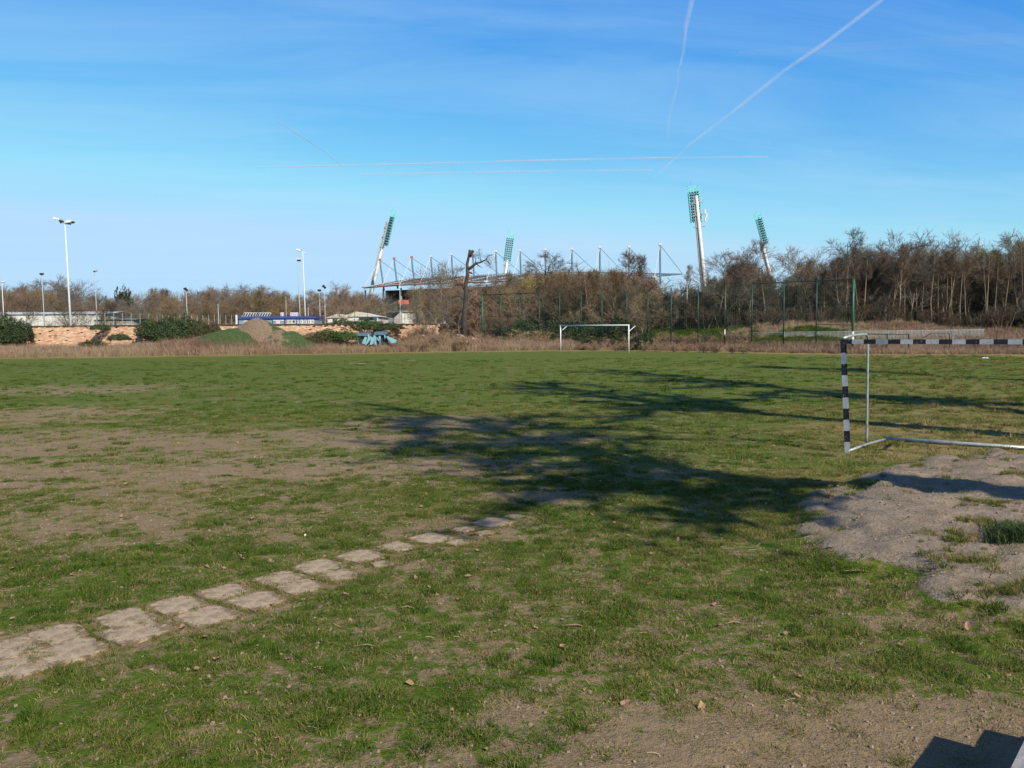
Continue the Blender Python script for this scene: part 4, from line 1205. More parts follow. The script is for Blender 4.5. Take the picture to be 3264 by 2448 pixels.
# ------------------------------------------------------------------ trees beside the photographer that throw the shadows
CT = 1 / math.tan(SUN_EL)
def ZP(x, y): return (x / 1.301 + 1000, y / 1.301 + 1100)
def lean_tree(base, trunk, branches, label, seed, r0=.46, auto=14, tw=.13, dens=2.6):
    """tree grown so that its trunk and boughs follow the run of its shadow on the pitch"""
    r = random.Random(seed)
    bx, by = base
    def lift(px, py, h=None, k=1.0, h0=0, g0=None):
        g = G(px, py); g2 = Vector((g.x, g.y)); sh = Vector((SH.x, SH.y))
        if g0 is None: h = (g2 - Vector(base)).dot(-sh) / CT
        else: h = h0 + k * (g2 - g0).dot(-sh) / CT
        q = g2 + sh * CT * h
        return Vector((q.x, q.y, h + g.z)), g2, h
    o = thing('bare_tree', label, 'tree', (bx, by, h1(bx, by)), 'row of bare trees along the right side of the pitch')
    T = [lift(*p) for p in trunk]                       # from low to high
    pts = [Vector((bx, by, h1(bx, by) - .2))] + [t_[0] for t_ in T]
    n = len(pts); rad = [r0 * (1 - .86 * i / (n - 1)) for i in range(n)]
    MB().tube(pts, rad, 9).build('trunk', 'bark', o, smooth=True)
    C = MB(); BO = MB()
    def twigs(a, b_, n_, L):
        for q in range(n_):
            s0 = a.lerp(b_, r.random()); e = Vector((r.gauss(0, 1), r.gauss(0, 1), r.gauss(.4, .8))).normalized()
            e = (e + (b_ - a).normalized() * .7).normalized(); l = L * r.uniform(.4, 1.2)
            sv = Vector((r.gauss(0, 1), r.gauss(0, 1), r.gauss(0, 1))).cross(e)
            if sv.length < .01: continue
            sv.normalize(); C.quad(s0 - sv * tw * .5, s0 + sv * tw * .5, s0 + e * l)
    def bough(P, r1):
        BO.tube(P, [r1 * (1 - .75 * i / (len(P) - 1)) for i in range(len(P))], 5, cap=False)
        for i in range(len(P) - 1):
            a, b_ = P[i], P[i + 1]; L = (b_ - a).length
            for q in range(max(2, int(L * 1.8 * dens))):
                s0 = a.lerp(b_, r.random()); e = ((b_ - a).normalized() + Vector((r.gauss(0, .7), r.gauss(0, .7), r.gauss(.1, .5)))).normalized()
                s1 = s0 + e * r.uniform(.6, 1.9); BO.tube([s0, s1], [.045, .02], 3, cap=False); twigs(s0, s1, 9, .7)
            twigs(a, b_, int(L * 9 * dens), .7)
    for (ti, P) in branches:
        p0, g0, h0 = T[ti]
        Q = [p0] + [lift(*q, k=.8, h0=h0, g0=g0)[0] for q in P]
        Q2 = [Q[0]]
        for a, b_ in zip(Q[:-1], Q[1:]):
            Q2 += [a.lerp(b_, .5) + Vector((r.gauss(0, .2), r.gauss(0, .2), r.gauss(.1, .2))), b_]
        bough(Q2, .13)
    for q in range(auto):
        f = .42 + .55 * (q + r.random()) / auto; x = f * (n - 1); i = min(int(x), n - 2); p0 = pts[i].lerp(pts[i + 1], x - i)
        a = r.uniform(0, 6.28); L = r.uniform(1.6, 3.4) * (1.25 - f * .8)
        d = Vector((math.cos(a), math.sin(a), r.uniform(.3, 1.0))).normalized()
        p1 = p0 + d * L * .5; p2 = p1 + (d + Vector((r.gauss(0, .3), r.gauss(0, .3), .2))).normalized() * L * .5
        bough([p0, p1, p2], .09)
    twigs(pts[-3], pts[-1], 60, .8)
    BO.build('boughs', 'bark', o); C.build('crown', 'twig', o)
TR1 = [ZP(*q) for q in ((2690, 590), (2400, 560), (2050, 575), (1850, 572), (1600, 530), (1360, 490), (1150, 445), (900, 400), (760, 350), (560, 300), (340, 262), (160, 235))]
BR1 = [(9, [(450, 385), (335, 430)]), (8, [(520, 345), (390, 362)]), (9, [(400, 320), (230, 305)]), (7, [(650, 430), (530, 460)]), (6, [(860, 460), (660, 480)]), (6, [(900, 520), (700, 505)]), (5, [(1150, 560), (900, 585)]), (5, [(1100, 620), (830, 665)]),
       (4, [(1300, 590), (1090, 612)]), (8, [(1000, 345), (1240, 352)]), (7, [(1200, 382), (1490, 388)]), (8, [(900, 305), (1080, 300)]), (3, [(1600, 640), (1400, 600)]), (3, [(1700, 700), (1560, 740)]), (4, [(1450, 540), (1250, 545)]), (6, [(1000, 420), (760, 420)]), (2, [(2000, 640), (1850, 660)])]
lean_tree((12.3, 1.8), TR1, [(a, [ZP(*q) for q in b_]) for a, b_ in BR1], 'tall leaning bare tree whose branching shadow crosses the near pitch', 71, auto=6)
TR2 = [ZP(*q) for q in ((2350, 330), (2212, 315), (1900, 290), (1650, 262), (1450, 245), (1180, 195), (1000, 172), (845, 150))]
BR2 = [(4, [(1300, 232), (1150, 235)]), (4, [(1380, 290), (1280, 305)]), (5, [(1000, 205), (900, 195)]), (3, [(1450, 270), (1320, 262)]), (3, [(1500, 220), (1400, 205)]), (2, [(1600, 230), (1500, 212)]), (6, [(1080, 160), (1180, 170)])]
lean_tree((16.6, 9.9), TR2, [(a, [ZP(*q) for q in b_]) for a, b_ in BR2], 'tall bare tree whose shadow passes just left of the striped goal', 72, auto=16)
TR3 = [ZP(*q) for q in ((2500, 240), (2212, 205), (2000, 185), (1800, 160), (1600, 138), (1400, 122), (1190, 106))]
lean_tree((21.1, 22.2), TR3, [(4, [ZP(1450, 150), ZP(1330, 152)]), (3, [ZP(1620, 175), ZP(1500, 182)]), (2, [ZP(1850, 225), ZP(1650, 240)])], 'tall bare tree whose shadow points at the white goal', 73, auto=18)
TR4 = [ZP(*q) for q in ((2600, 130), (2400, 115), (2212, 105), (2000, 97), (1820, 91))]
lean_tree((29.5, 22.2), TR4, [], 'farthest tall bare tree beside the pitch, throwing a narrow shadow', 74, auto=14)
TR5 = [ZP(*q) for q in ((3000, 290), (2800, 262), (2600, 240), (2400, 218), (2240, 205))]
lean_tree((26.5, 12.0), TR5, [], 'tall bare tree whose shadow lies behind the striped goal', 75, auto=14)
# ------------------------------------------------------------------ old brick wall
WY = 80.0
m = bpy.data.materials.new('old_brick'); m.use_nodes = True; MATS['brick'] = m
t = m.node_tree; b = t.nodes['Principled BSDF']; b.inputs['Roughness'].default_value = .95
ge = N(t, 'ShaderNodeNewGeometry'); cr = N(t, 'ShaderNodeValToRGB'); cr.color_ramp.interpolation = 'CONSTANT'
cs = [(.46, .20, .12), (.50, .30, .16), (.36, .14, .09), (.56, .41, .25), (.46, .22, .14), (.60, .49, .34), (.42, .18, .12)]
el = cr.color_ramp.elements; el[0].color = (*cs[0], 1); el[1].position = .14; el[1].color = (*cs[1], 1)
for i in range(2, 7): e = el.new(i / 7); e.color = (*cs[i], 1)
t.links.new(ge.outputs['Random Per Island'], cr.inputs[0])
nzz = N(t, 'ShaderNodeTexNoise'); nzz.inputs['Scale'].default_value = .8; nzz.inputs['Detail'].default_value = 6
tcb = N(t, 'ShaderNodeTexCoord'); t.links.new(tcb.outputs['Object'], nzz.inputs['Vector'])
mx = N(t, 'ShaderNodeMix', data_type='RGBA'); t.links.new(nzz.outputs['Fac'], mx.inputs['Factor']); t.links.new(cr.outputs[0], mx.inputs['A']); mx.inputs['B'].default_value = (.48, .34, .23, 1)
t.links.new(mx.outputs['Result'], b.inputs['Base Color'])
x0, x1 = -58.0, -7.4
wtop = ztop(700, 1038, 80)
root = thing('brick_wall', 'old crumbling red and yellow brick wall behind the dry weeds', 'wall', (-25, 80, .4))
mb = MB(); nseg = 40
for i in range(nseg):
    a = x0 + (x1 - x0) * i / nseg; c = x0 + (x1 - x0) * (i + 1) / nseg
    mb.beam((a, wy(a) + .25, wtop / 2), (c, wy(c) + .25, wtop / 2), .3, wtop)
mb.build('wall_core', 'mortar', root)
mb = MB(); r = random.Random(4)
ruin = lambda x: float(fbm(np.array([x]), np.array([0.0]), 2.2, 88)[0])
z = .35; row = 0
while z < wtop - .05:
    x = x0 + (row % 2) * .14
    while x < x1:
        L = .27 * r.uniform(.85, 1.05); px_ = 1632 + x / wy(x) * F
        if r.random() > .025:
            d = r.uniform(-.02, .05)
            mb.box((x + L / 2, wy(x) - .0 - d / 2, z + .05), (L - .015, .12 + d, .088 * r.uniform(.9, 1.03)))
        x += L
    z += .105; row += 1
mb.build('brick_facing', 'brick', root, kind='stuff')
mb = MB()
for i in range(90):
    a = x0 + (x1 - x0) * i / 90; c = x0 + (x1 - x0) * (i + .985) / 90
    mb.box(((a + c) / 2, wy(a) + .12, wtop + .05 + r.uniform(-.01, .015)), (c - a, .5, .10))
mb.build('coping', 'coping', root, kind='stuff')
# collapsed stretch: rubble right of the wall
r = random.Random(8); k = 0
RP = ['near the end of the brick wall', 'left of the low rail', 'under the low rail', 'beside the dead tree']
for i in range(34):
    p = r.uniform(1340, 1535); yy = r.uniform(1078, 1106); X = X_at(p, 84) ; Y = 84 + r.uniform(-2, 2)
    s = r.uniform(.12, .32)
    mb = MB(); c = Vector((X, Y, h1(X, Y) + s * .3 + max(0, (1100 - yy)) / F * 84))
    ax = Euler((r.uniform(-.5, .5), r.uniform(-.5, .5), r.uniform(0, 3))).to_matrix(); ax = [Vector(ax.col[j]) for j in range(3)]
    mb.box(c, (s * 1.6, s, s * .8), ax)
    ob = mb.build('rubble_stone', 'rubble', origin=c)
    tag(ob, f'{"large" if s > .24 else ("fist-sized" if s < .17 else "middle-sized")} pale broken stone lying in the weeds {RP[min(3, int((p - 1340) / 49))]}', 'stone', 'broken stones beside the ruined wall')

# ivy and bushes on the wall
def wb(p, yb, yt, wpx, lab, Y=79.0, tint=(1, 1, 1), grp='ivy bushes on the brick wall', fine=True, nm='ivy_bush'):
    X = X_at(p, Y); zb = ztop(p, yb, Y); zt = ztop(p, yt, Y)
    bush(X, Y, wpx / F * Y * .62, (zt - zb) * .95, lab, grp, tint, z0=zb, fine=fine, hy=1.3, name=nm)
wb(20, 1090, 1012, 110, 'big dark ivy bush over the left end of the wall')
wb(70, 1080, 1028, 60, 'lower dark ivy bush where the bare bricks begin', tint=(.9, .95, .9))
wb(-30, 1095, 1008, 80, 'dark ivy bush cut by the left edge', tint=(.8, .9, .8))
wb(325, 1052, 1034, 22, 'small ivy clump hanging over the middle of the wall top', tint=(1, 1.1, .9))
wb(480, 1072, 1022, 60, 'ivy clump at the right end of the bare bricks', tint=(1.1, 1.1, .9))
wb(545, 1088, 1015, 95, 'large dark ivy clump hanging down the wall, left half')
wb(590, 1088, 1016, 85, 'large dark ivy clump hanging down the wall, right half', tint=(.9, 1, .9))
wb(635, 1075, 1024, 60, 'brownish ivy at the right of the large clump', tint=(1.3, 1.0, .9))
wb(680, 1070, 1036, 50, 'low brown creeper on the wall left of the earth mound', tint=(1.5, .9, .9))
wb(385, 1085, 1064, 50, 'small green bush in the weeds at the foot of the bare bricks', 78, tint=(1.2, 1.2, 1))
wb(1090, 1052, 1022, 90, 'flat green ivy mound in front of the white hall, left part', 82, tint=(1.15, 1.35, .9))
wb(1170, 1052, 1020, 110, 'flat green ivy mound in front of the white hall, right part', 82, tint=(1.1, 1.3, .9))
wb(1245, 1050, 1030, 70, 'thin end of the ivy mound above the teal shelters', 82, tint=(1.2, 1.0, .9))
wb(1110, 1085, 1056, 60, 'green bush left of the wrecked teal shelters', 79, tint=(1.2, 1.6, 1))
wb(1040, 1085, 1054, 110, 'low green bush between the earth mound and the teal shelters', 79.5, tint=(1.1, 1.4, .9))
wb(1010, 1098, 1068, 80, 'brownish bush right of the earth mound', 78.5, tint=(1.8, 1.1, 1.1))
wb(300, 1105, 1085, 60, 'faint green patch low in the dry weeds', 76, tint=(1.6, 1.1, .9))

# low leafless bushes in front of the ruined wall stretch and bramble bank behind the goal
r = random.Random(77)
BZ = [(1300, 'right of the teal shelters'), (1350, 'below the end of the brick wall'), (1420, 'left of the low rail posts'), (1480, 'between the low rail posts'), (1540, 'left of the first green post'),
      (1600, 'right of the first green post'), (1660, 'at the second green post'), (1720, 'left of the open fence corner'), (1787, 'left of the white goal post'), (1860, 'inside the white goal on the left'),
      (1930, 'in the middle of the white goal'), (2004, 'inside the white goal on the right'), (2070, 'right of the white goal'), (2150, 'two fence bays right of the white goal'), (2250, 'below the tallest floodlight mast'), (9999, 'left of the low pale fence')]
def bz(p):
    for a, s in BZ:
        if p < a: return s
for i in range(74):
    p = 1262 + i * 15.5 + r.uniform(-8, 8)
    X = X_at(p, 82)
    off = -6 if i % 3 == 0 else (0.5 if i % 3 == 1 else 4)
    Y = r.uniform(79.0, 82.0) if p < 1390 else ((82 + r.uniform(-2, 6)) if p < 1500 else 85.0)
    if p >= 1500:
        for _ in range(8): Y = .5 * Y + .5 * (float(BF(X_at(p, Y))) + off)
    X = X_at(p, Y); z = h1(X, Y)
    h_ = (r.uniform(.7, 1.5) if p < 1380 else (r.uniform(1.3, 2.3) if p < 1540 else r.uniform(1.2, 2.3))) if p < 1760 else r.uniform(.8, 1.5)
    plant('low_shrub', r.choice(THK), X, Y, z + h_, f'{("low", "knee-high", "twiggy")[i % 3]} brown leafless bush {bz(p)}', 'shrub', 'leafless bushes along the far border', wid=r.uniform(1.2, 1.9) if p > 1540 else r.uniform(.9, 1.4), tint=r.choice([(1.9, 1.45, 1.1), (1.7, 1.4, 1.0), (1.4, 1.1, .9)]), parts=('stems', 'twigs'))
for k, (p, h_) in enumerate(((1268, 1.3), (1292, 1.9), (1312, 1.1), (1336, 2.1), (1352, 1.5), (1372, 2.3), (1000, 1.3), (1030, 1.6), (960, 1.1), (1075, 1.0))):
    Y = float(wy(X_at(p, 81))) - 1.0; X = X_at(p, Y)
    plant('low_shrub', THK[k % 3], X, Y, h1(X, Y) + h_, f'{("pale", "rust-brown", "grey-brown")[k % 3]} scrubby bush against the brick wall, {bz(p) if p > 1200 else "right of the earth mound"}', 'shrub', 'leafless bushes along the far border', wid=1.1, tint=((2.0, 1.6, 1.2), (1.7, 1.2, .9), (1.3, 1.2, 1.0))[k % 3], parts=('stems', 'twigs'))
for (p, yb, yt, wpx, off, lab) in ((1640, 1098, 1062, 60, 0, 'dark bramble at the second green fence post'), (1690, 1100, 1060, 70, 0, 'dark bramble left of the open fence corner'), (1750, 1100, 1062, 60, 1, 'green bramble just left of the white goal'),
                                (1815, 1108, 1068, 60, -1, 'dark bramble inside the left of the white goal'), (1850, 1108, 1072, 60, -1, 'dark bramble sloping down inside the white goal'), (1890, 1110, 1086, 60, -2, 'low bramble in the middle of the white goal'),
                                (1965, 1112, 1076, 50, -2, 'green bramble beside the right post of the white goal'), (2035, 1115, 1072, 75, -2, 'dark bramble right of the white goal'), (2065, 1112, 1060, 50, 0, 'bramble climbing the fence right of the white goal'),
                                (1680, 1050, 1028, 120, 6, 'green bramble bank behind the left fence bays'), (1760, 1052, 1024, 110, 8, 'green bramble bank left of the white goal'), (1860, 1048, 1020, 120, 11, 'dark green bramble bank above the white goal'), (1960, 1045, 1022, 120, 11, 'dark bramble bank above the right of the white goal')):
    Y = 85.0
    for _ in range(8): Y = .5 * Y + .5 * (float(BF(X_at(p, Y))) + off)
    X = X_at(p, Y); z = h1(X, Y); zt = ztop(p, yt, Y)
    bush(X, Y, wpx / F * Y * .6, max(.7, zt - z), lab, 'brambles at the far border', random.choice([(.6, .58, .45), (.8, .62, .5), (.55, .65, .45)]), z0=z - .05, fine=True, name='bramble_bush')

# ------------------------------------------------------------------ earth mounds
m = bpy.data.materials.new('mound_earth'); m.use_nodes = True; MATS['mound'] = m
t = m.node_tree; b = t.nodes['Principled BSDF']; b.inputs['Roughness'].default_value = .95
ca = N(t, 'ShaderNodeAttribute'); ca.attribute_name = 'cover'; sp = N(t, 'ShaderNodeSeparateColor'); t.links.new(ca.outputs['Color'], sp.inputs[0]); tcg = N(t, 'ShaderNodeTexCoord')
n1 = noise(2.2, 6, .65); n2 = noise(9, 5, .6)
e_ = mixc_(rng_(n2, .35, .65), (.15, .10, .066), (.22, .155, .10)); g_ = mixc_(rng_(n2, .35, .65), (.020, .042, .008), (.055, .090, .016))
t.links.new(mixc_(rng_(M_(t, 'ADD', sp.outputs['Red'], M_(t, 'MULTIPLY', M_(t, 'SUBTRACT', n1, .5), 2.0)), .38, .6), e_, g_), b.inputs['Base Color'])
bp = N(t, 'ShaderNodeBump'); bp.inputs['Distance'].default_value = .35; t.links.new(n2, bp.inputs['Height']); t.links.new(bp.outputs[0], b.inputs['Normal'])
def mound(cx, cy, lx, ly, hgt, gfun, label, seed):
    n = 60; u = np.linspace(-1, 1, n); U, Vv = np.meshgrid(u, u)
    rr = np.hypot(U, Vv) + .16 * (fbm(U * 3, Vv * 3, 1, seed) - .5)
    rr = np.sqrt(rr ** 2 + .12)
    zz = hgt * (.45 * np.clip(1 - rr ** 1.5, 0, 1) + .55 * (1 - sst(0.0, 1.0, rr))) * (1 + .35 * (fbm(U * 3, Vv * 3, 1, seed + 13) - .5)) * (1 + .25 * (fbm(U * 4, Vv * 4, 1, seed + 3) - .5)) - .1
    X = cx + U * lx; Y = cy + Vv * ly; Z = H(X, Y) + zz
    ii = np.arange(n * n).reshape(n, n)
    me = np_mesh('earth_mound', np.stack([X.ravel() - cx, Y.ravel() - cy, Z.ravel()], 1), np.stack([ii[:-1, :-1].ravel(), ii[:-1, 1:].ravel(), ii[1:, 1:].ravel(), ii[1:, :-1].ravel()], 1), 'mound', True)
    g = gfun(U, Vv).ravel()
    a_ = me.color_attributes.new('cover', 'FLOAT_COLOR', 'POINT'); a_.data.foreach_set('color', np.stack([g, g, g, g], 1).astype(np.float32).ravel())
    o = link('earth_mound', me, loc=(cx, cy, 0)); tag(o, label, 'earth mound', 'heaps of earth in front of the wall')
mound(X_at(735, 77.3), 77.3, 4.9, 2.4, 2.0, lambda u, v: sst(-.9, -.2, u) * (1 - sst(.75, .95, u)), 'left earth mound, mostly grown over with green grass', 5)
mound(X_at(825, 78.4), 78.4, 5.2, 2.6, 2.85, lambda u, v: sst(.1, .4, u + .5 * v + .1) * .9, 'middle mound of bare pinkish soil with the highest top', 7)
mound(X_at(915, 77.4), 77.4, 4.4, 2.2, 1.9, lambda u, v: .35 + .5 * sst(-.2, .3, u), 'right earth mound with green grass patches', 9)

# ------------------------------------------------------------------ wrecked teal shelters
WYY = 78.9
def W(x, y, o=0.0): return A(1100 + x / 11.06, 1020 + y / 11.06, WYY + o)
b0 = W(600, 900); b0.z = h1(b0.x, b0.y)
o = thing('wrecked_shelter', 'left wrecked teal shelter with slanting loose panels', 'shelter', b0, 'two wrecked teal shelters')
dpt = Vector((.15, .9, .12))
MB().prism([W(395, 490), W(800, 490), W(820, 565), W(400, 565)], dpt).build('roof_panel', 'wreck_top', o)
MB().prism([W(340, 520, .2), W(400, 500, .2), W(410, 690, .2), W(345, 650, .2)], dpt * .9).build('side_panel', 'wreck_dark', o)
MB().beam(W(430, 570), W(470, 860), .07, .07).build('leg', 'wreck_blue', o)
MB().prism([W(400, 562, .3), W(960, 562, .3), W(960, 880, .3), W(420, 880, .3)], (0, .05, 0)).build('back_panel', 'wreck_dark', o)  # dark sheet standing in for the shade inside the shelter
for pts in ([(690, 590), (760, 620), (680, 850), (590, 830)], [(800, 500), (850, 600), (880, 700), (740, 880), (700, 850), (800, 660)], [(850, 560), (905, 600), (980, 620), (985, 840), (940, 870), (860, 880), (910, 700)]):
    MB().prism([W(*q, -.25) for q in pts], (.05, .06, 0)).build('loose_panel', 'wreck_blue', o)
b0 = W(1200, 900); b0.z = h1(b0.x, b0.y)
o = thing('wrecked_shelter', 'right wrecked teal shelter with a fallen panel sloping down', 'shelter', b0, 'two wrecked teal shelters')
MB().prism([W(1020, 445), W(1390, 450), W(1395, 530), W(1025, 530)], dpt).build('roof_panel', 'wreck_top', o)
MB().prism([W(990, 550), W(1060, 540), W(1095, 880), W(1040, 890)], (.1, .5, 0)).build('side_panel', 'wreck_blue', o)
MB().prism([W(1060, 525, .3), W(1420, 525, .3), W(1560, 880, .3), W(1080, 880, .3)], (0, .05, 0)).build('back_panel', 'wreck_dark', o)
for pts in ([(1180, 560), (1230, 560), (1250, 640), (1200, 740), (1190, 640)], [(1100, 600), (1130, 620), (1190, 740), (1170, 750)]):
    MB().prism([W(*q, -.1) for q in pts], (.03, .05, 0)).build('loose_panel', 'wreck_blue', o)
MB().beam(W(1395, 530), W(1415, 640), .12, .06).build('bracket', 'teal_light', o)
MB().prism([W(1440, 570, -.2), W(1790, 720, -.2), W(1760, 800, -.2), W(1640, 820, -.2)], (.1, .25, 0)).build('fallen_panel', 'wreck_blue', o)
MB().beam(W(1240, 640, -.1), W(1225, 880, -.1), .05, .05).build('leg', 'wreck_blue', o)

# ------------------------------------------------------------------ tall green ball fence
pts = []
f0 = Vector((-3.4, 98.0)); f1 = Vector((27.3, 67.0))
post_px = [1540, 1597, 1658, 1720, 1785, 1853, 1919, 1998, 2065, 2139, 2225, 2310, 2396, 2497, 2601, 2717]
FP = []
for p in post_px:   # intersection of the viewing column with the fence line
    k_ = (p - 1632) / F
    # x = k*y ; on line: y = 98 - 1.01*(x+3.4)
    y = (98 - 1.01 * 3.4) / (1 + 1.01 * k_); FP.append(Vector((k_ * y, y, 0)))
for q in FP: q.z = h1(q.x, q.y)
root = thing('ball_fence', 'tall green ball-stop fence of steel posts and wire behind the white goal', 'fence', FP[0])
FH = 6.0
ft = [FP[0].z + FH + .0, 0]
topz = lambda i: ztop(1540, 940, FP[0].y) + (ztop(2717, 889, FP[-1].y) - ztop(1540, 940, FP[0].y)) * ((FP[i] - FP[0]).length / (FP[-1] - FP[0]).length)
for i, q in enumerate(FP):
    rad = .10 if i in (0, 15) else .055
    ob = MB().tube([q - UP * .05, Vector((q.x, q.y, topz(i) - (0 if i in (0, 15) else .05)))], rad, 8).build('post', 'green_paint' if i in (0, 15) else 'green_dark', root, smooth=True)
    if i == 15: MB().tube([q + UP * .75, q + UP * 1.45], rad + .012, 8).build('white_sleeve', 'white_paint', ob, origin=FP[0])
    if i == 11: MB().tube([q + UP * 1.0, q + UP * 1.45], rad + .012, 8).build('white_sleeve', 'white_paint', ob, origin=FP[0])
def at(i, z): return Vector((FP[i].x, FP[i].y, z))
for i in range(15):
    if i in (0, 1, 2, 12, 13, 14): MB().tube([at(i, topz(i) - .03), at(i + 1, topz(i + 1) - .03)], .045, 6).build('top_rail', 'green_dark', root)
    if i in (0, 1, 12, 13, 14): MB().tube([at(i, FP[i].z + 3.6), at(i + 1, FP[i + 1].z + 3.6)], .022, 5).build('middle_rail', 'green_dark', root)
    if i in (0, 1, 2, 14): MB().tube([at(i, FP[i].z + 1.95), at(i + 1, FP[i + 1].z + 1.95)], .03, 5).build('middle_rail', 'green_dark', root)
    mb = MB(); a = FP[i]; c = FP[i + 1]; n = 14
    for k in range(1, n):
        q = a.lerp(c, k / n); zt = topz(i) + (topz(i + 1) - topz(i)) * k / n
        mb.beam((q.x, q.y, q.z + .05), (q.x, q.y, zt), .006, .006)
    for k in range(1, 24):
        z = .1 + k * .25
        if z > 5.9: break
        mb.beam(at(i, a.z + z), at(i + 1, c.z + z), .006, .006)
    mb.build('wire_mesh', 'wire_green', root)

# low rails
def rail(name, label, P, hgt, ends=True, mt='rail_dark', posts=None, rr=.035):
    root = thing(name, label, 'railing', P[0], 'low steel rails round the pitch')
    for i, q in enumerate(P):
        if posts is None or posts[i]:
            MB().tube([q - UP * .05, q + UP * (hgt[i] + .02)], rr * 1.25, 6).build('post', mt, root)
    for i in range(len(P) - 1):
        MB().tube([P[i] + UP * hgt[i], P[i + 1] + UP * hgt[i + 1]], rr, 6).build('rail', mt, root)
def fpt(p, Y):
    v = A(p, 1060, Y); v.z = h1(v.x, v.y); return v
rail('pitch_rail', 'dark low rail between the rubble and the first green post', [fpt(1401, 92), fpt(1450, 91), fpt(1481, 90), fpt(1533, 89)], [1.05, 1.05, 1.05, 1.05], posts=[0, 1, 1, 1], rr=.03)
rail('pitch_rail', 'dark low rail right of the green end post', [fpt(2722, 67), fpt(2828, 66.3), fpt(2897, 66)], [1.25, 1.22, 1.2], posts=[0, 1, 1], rr=.045)
rail('pitch_rail', 'bent dark rail with a slanting left end behind the striped crossbar', [fpt(2940, 65.8), fpt(2967, 65.6), fpt(3028, 65.4)], [.85, 1.22, 1.2], posts=[0, 0, 1], rr=.03)
MB_ = None
q = fpt(3178, 65); ob = MB().tube([q - UP * .05, q + UP * 1.25], .03, 6).build('rail_post', 'rail_dark', origin=q); tag(ob, 'single thin dark post above the striped crossbar on the right', 'post')

# low pale fence at right
root = thing('pale_fence', 'low light grey steel fence half hidden in the weeds at the right', 'fence', fpt(2396, 82))
pf = [(2396, 80, 1060), (2500, 77, 1058), (2600, 75, 1056), (2717, 73.5, 1054), (2830, 72.5, 1053), (2940, 72, 1052), (3040, 71.6, 1050), (3140, 71.4, 1048)]
for i in range(len(pf) - 1):
    a = A(pf[i][0], pf[i][2], pf[i][1]); c = A(pf[i + 1][0], pf[i + 1][2], pf[i + 1][1])
    ga = h1(a.x, a.y); L = (Vector((c.x, c.y)) - Vector((a.x, a.y))).length; n = int(L / .11)
    mb = MB()
    for k in range(n):
        q = a.lerp(c, k / n); mb.beam((q.x, q.y, ga - .1), (q.x, q.y, q.z), .034, .02)
    for z in (.9, .0):
        mb.beam((a.x, a.y, a.z - .06 - z), (c.x, c.y, c.z - .06 - z), .03, .03)
    mb.build('pale_panel', 'pale_steel', root, kind='stuff')
    MB().tube([(a.x, a.y, ga - .1), (a.x, a.y, a.z + .04)], .04, 6).build('post', 'pale_steel', root)

# ------------------------------------------------------------------ left sports-ground fences
def meshfence(label, P, mt, wire, pr=.032, step=.35, nm='mesh_fence'):
    b0 = A(P[0][0], 1060, P[0][2]); b0.z = h1(b0.x, b0.y)
    root = thing(nm, label, 'fence', b0)
    T = []
    for (p, yt, Y) in P:
        a = A(p, yt, Y); T.append(a)
        MB().tube([(a.x, a.y, h1(a.x, a.y) - .05), a], pr, 5).build('post', mt, root)
    mb = MB()
    for i in range(len(T) - 1):
        a, c = T[i], T[i + 1]; zb = h1(a.x, a.y)
        mb.beam(a - UP * .02, c - UP * .02, .03, .03)
        L = (c - a).length; n = max(2, int(L / step))
        for k in range(1, n):
            q = a.lerp(c, k / n); mb.beam((q.x, q.y, zb), (q.x, q.y, q.z), .008, .008)
        z = .2
        while zb + z < min(a.z, c.z) - .1:
            mb.beam((a.x, a.y, zb + z), (c.x, c.y, zb + z), .008, .008); z += .25
    mb.build('wire_mesh', wire, root)
P = [(-30 + i * 28, 991 + i * .45, 108 + i * .9) for i in range(19)]
meshfence('long green-grey wire fence behind the left half of the brick wall', P, 'mast_grey', 'wire_green')
P = [(500 + i * 18.3, 1006 - i * .2, 150) for i in range(15)]
meshfence('pale posted wire fence left of the blue container building', P, 'wire_grey', 'wire_green')
P = [(1060, 975, 122), (1094, 975, 122), (1130, 976, 121.5), (1171, 976, 121), (1217, 976, 120.5), (1252, 977, 120), (1290, 978, 120), (1330, 979, 119), (1365, 980, 118), (1400, 981, 118)]
meshfence('dark wire fence behind the white hall and the leaning mast', P, 'green_dark', 'wire_green')

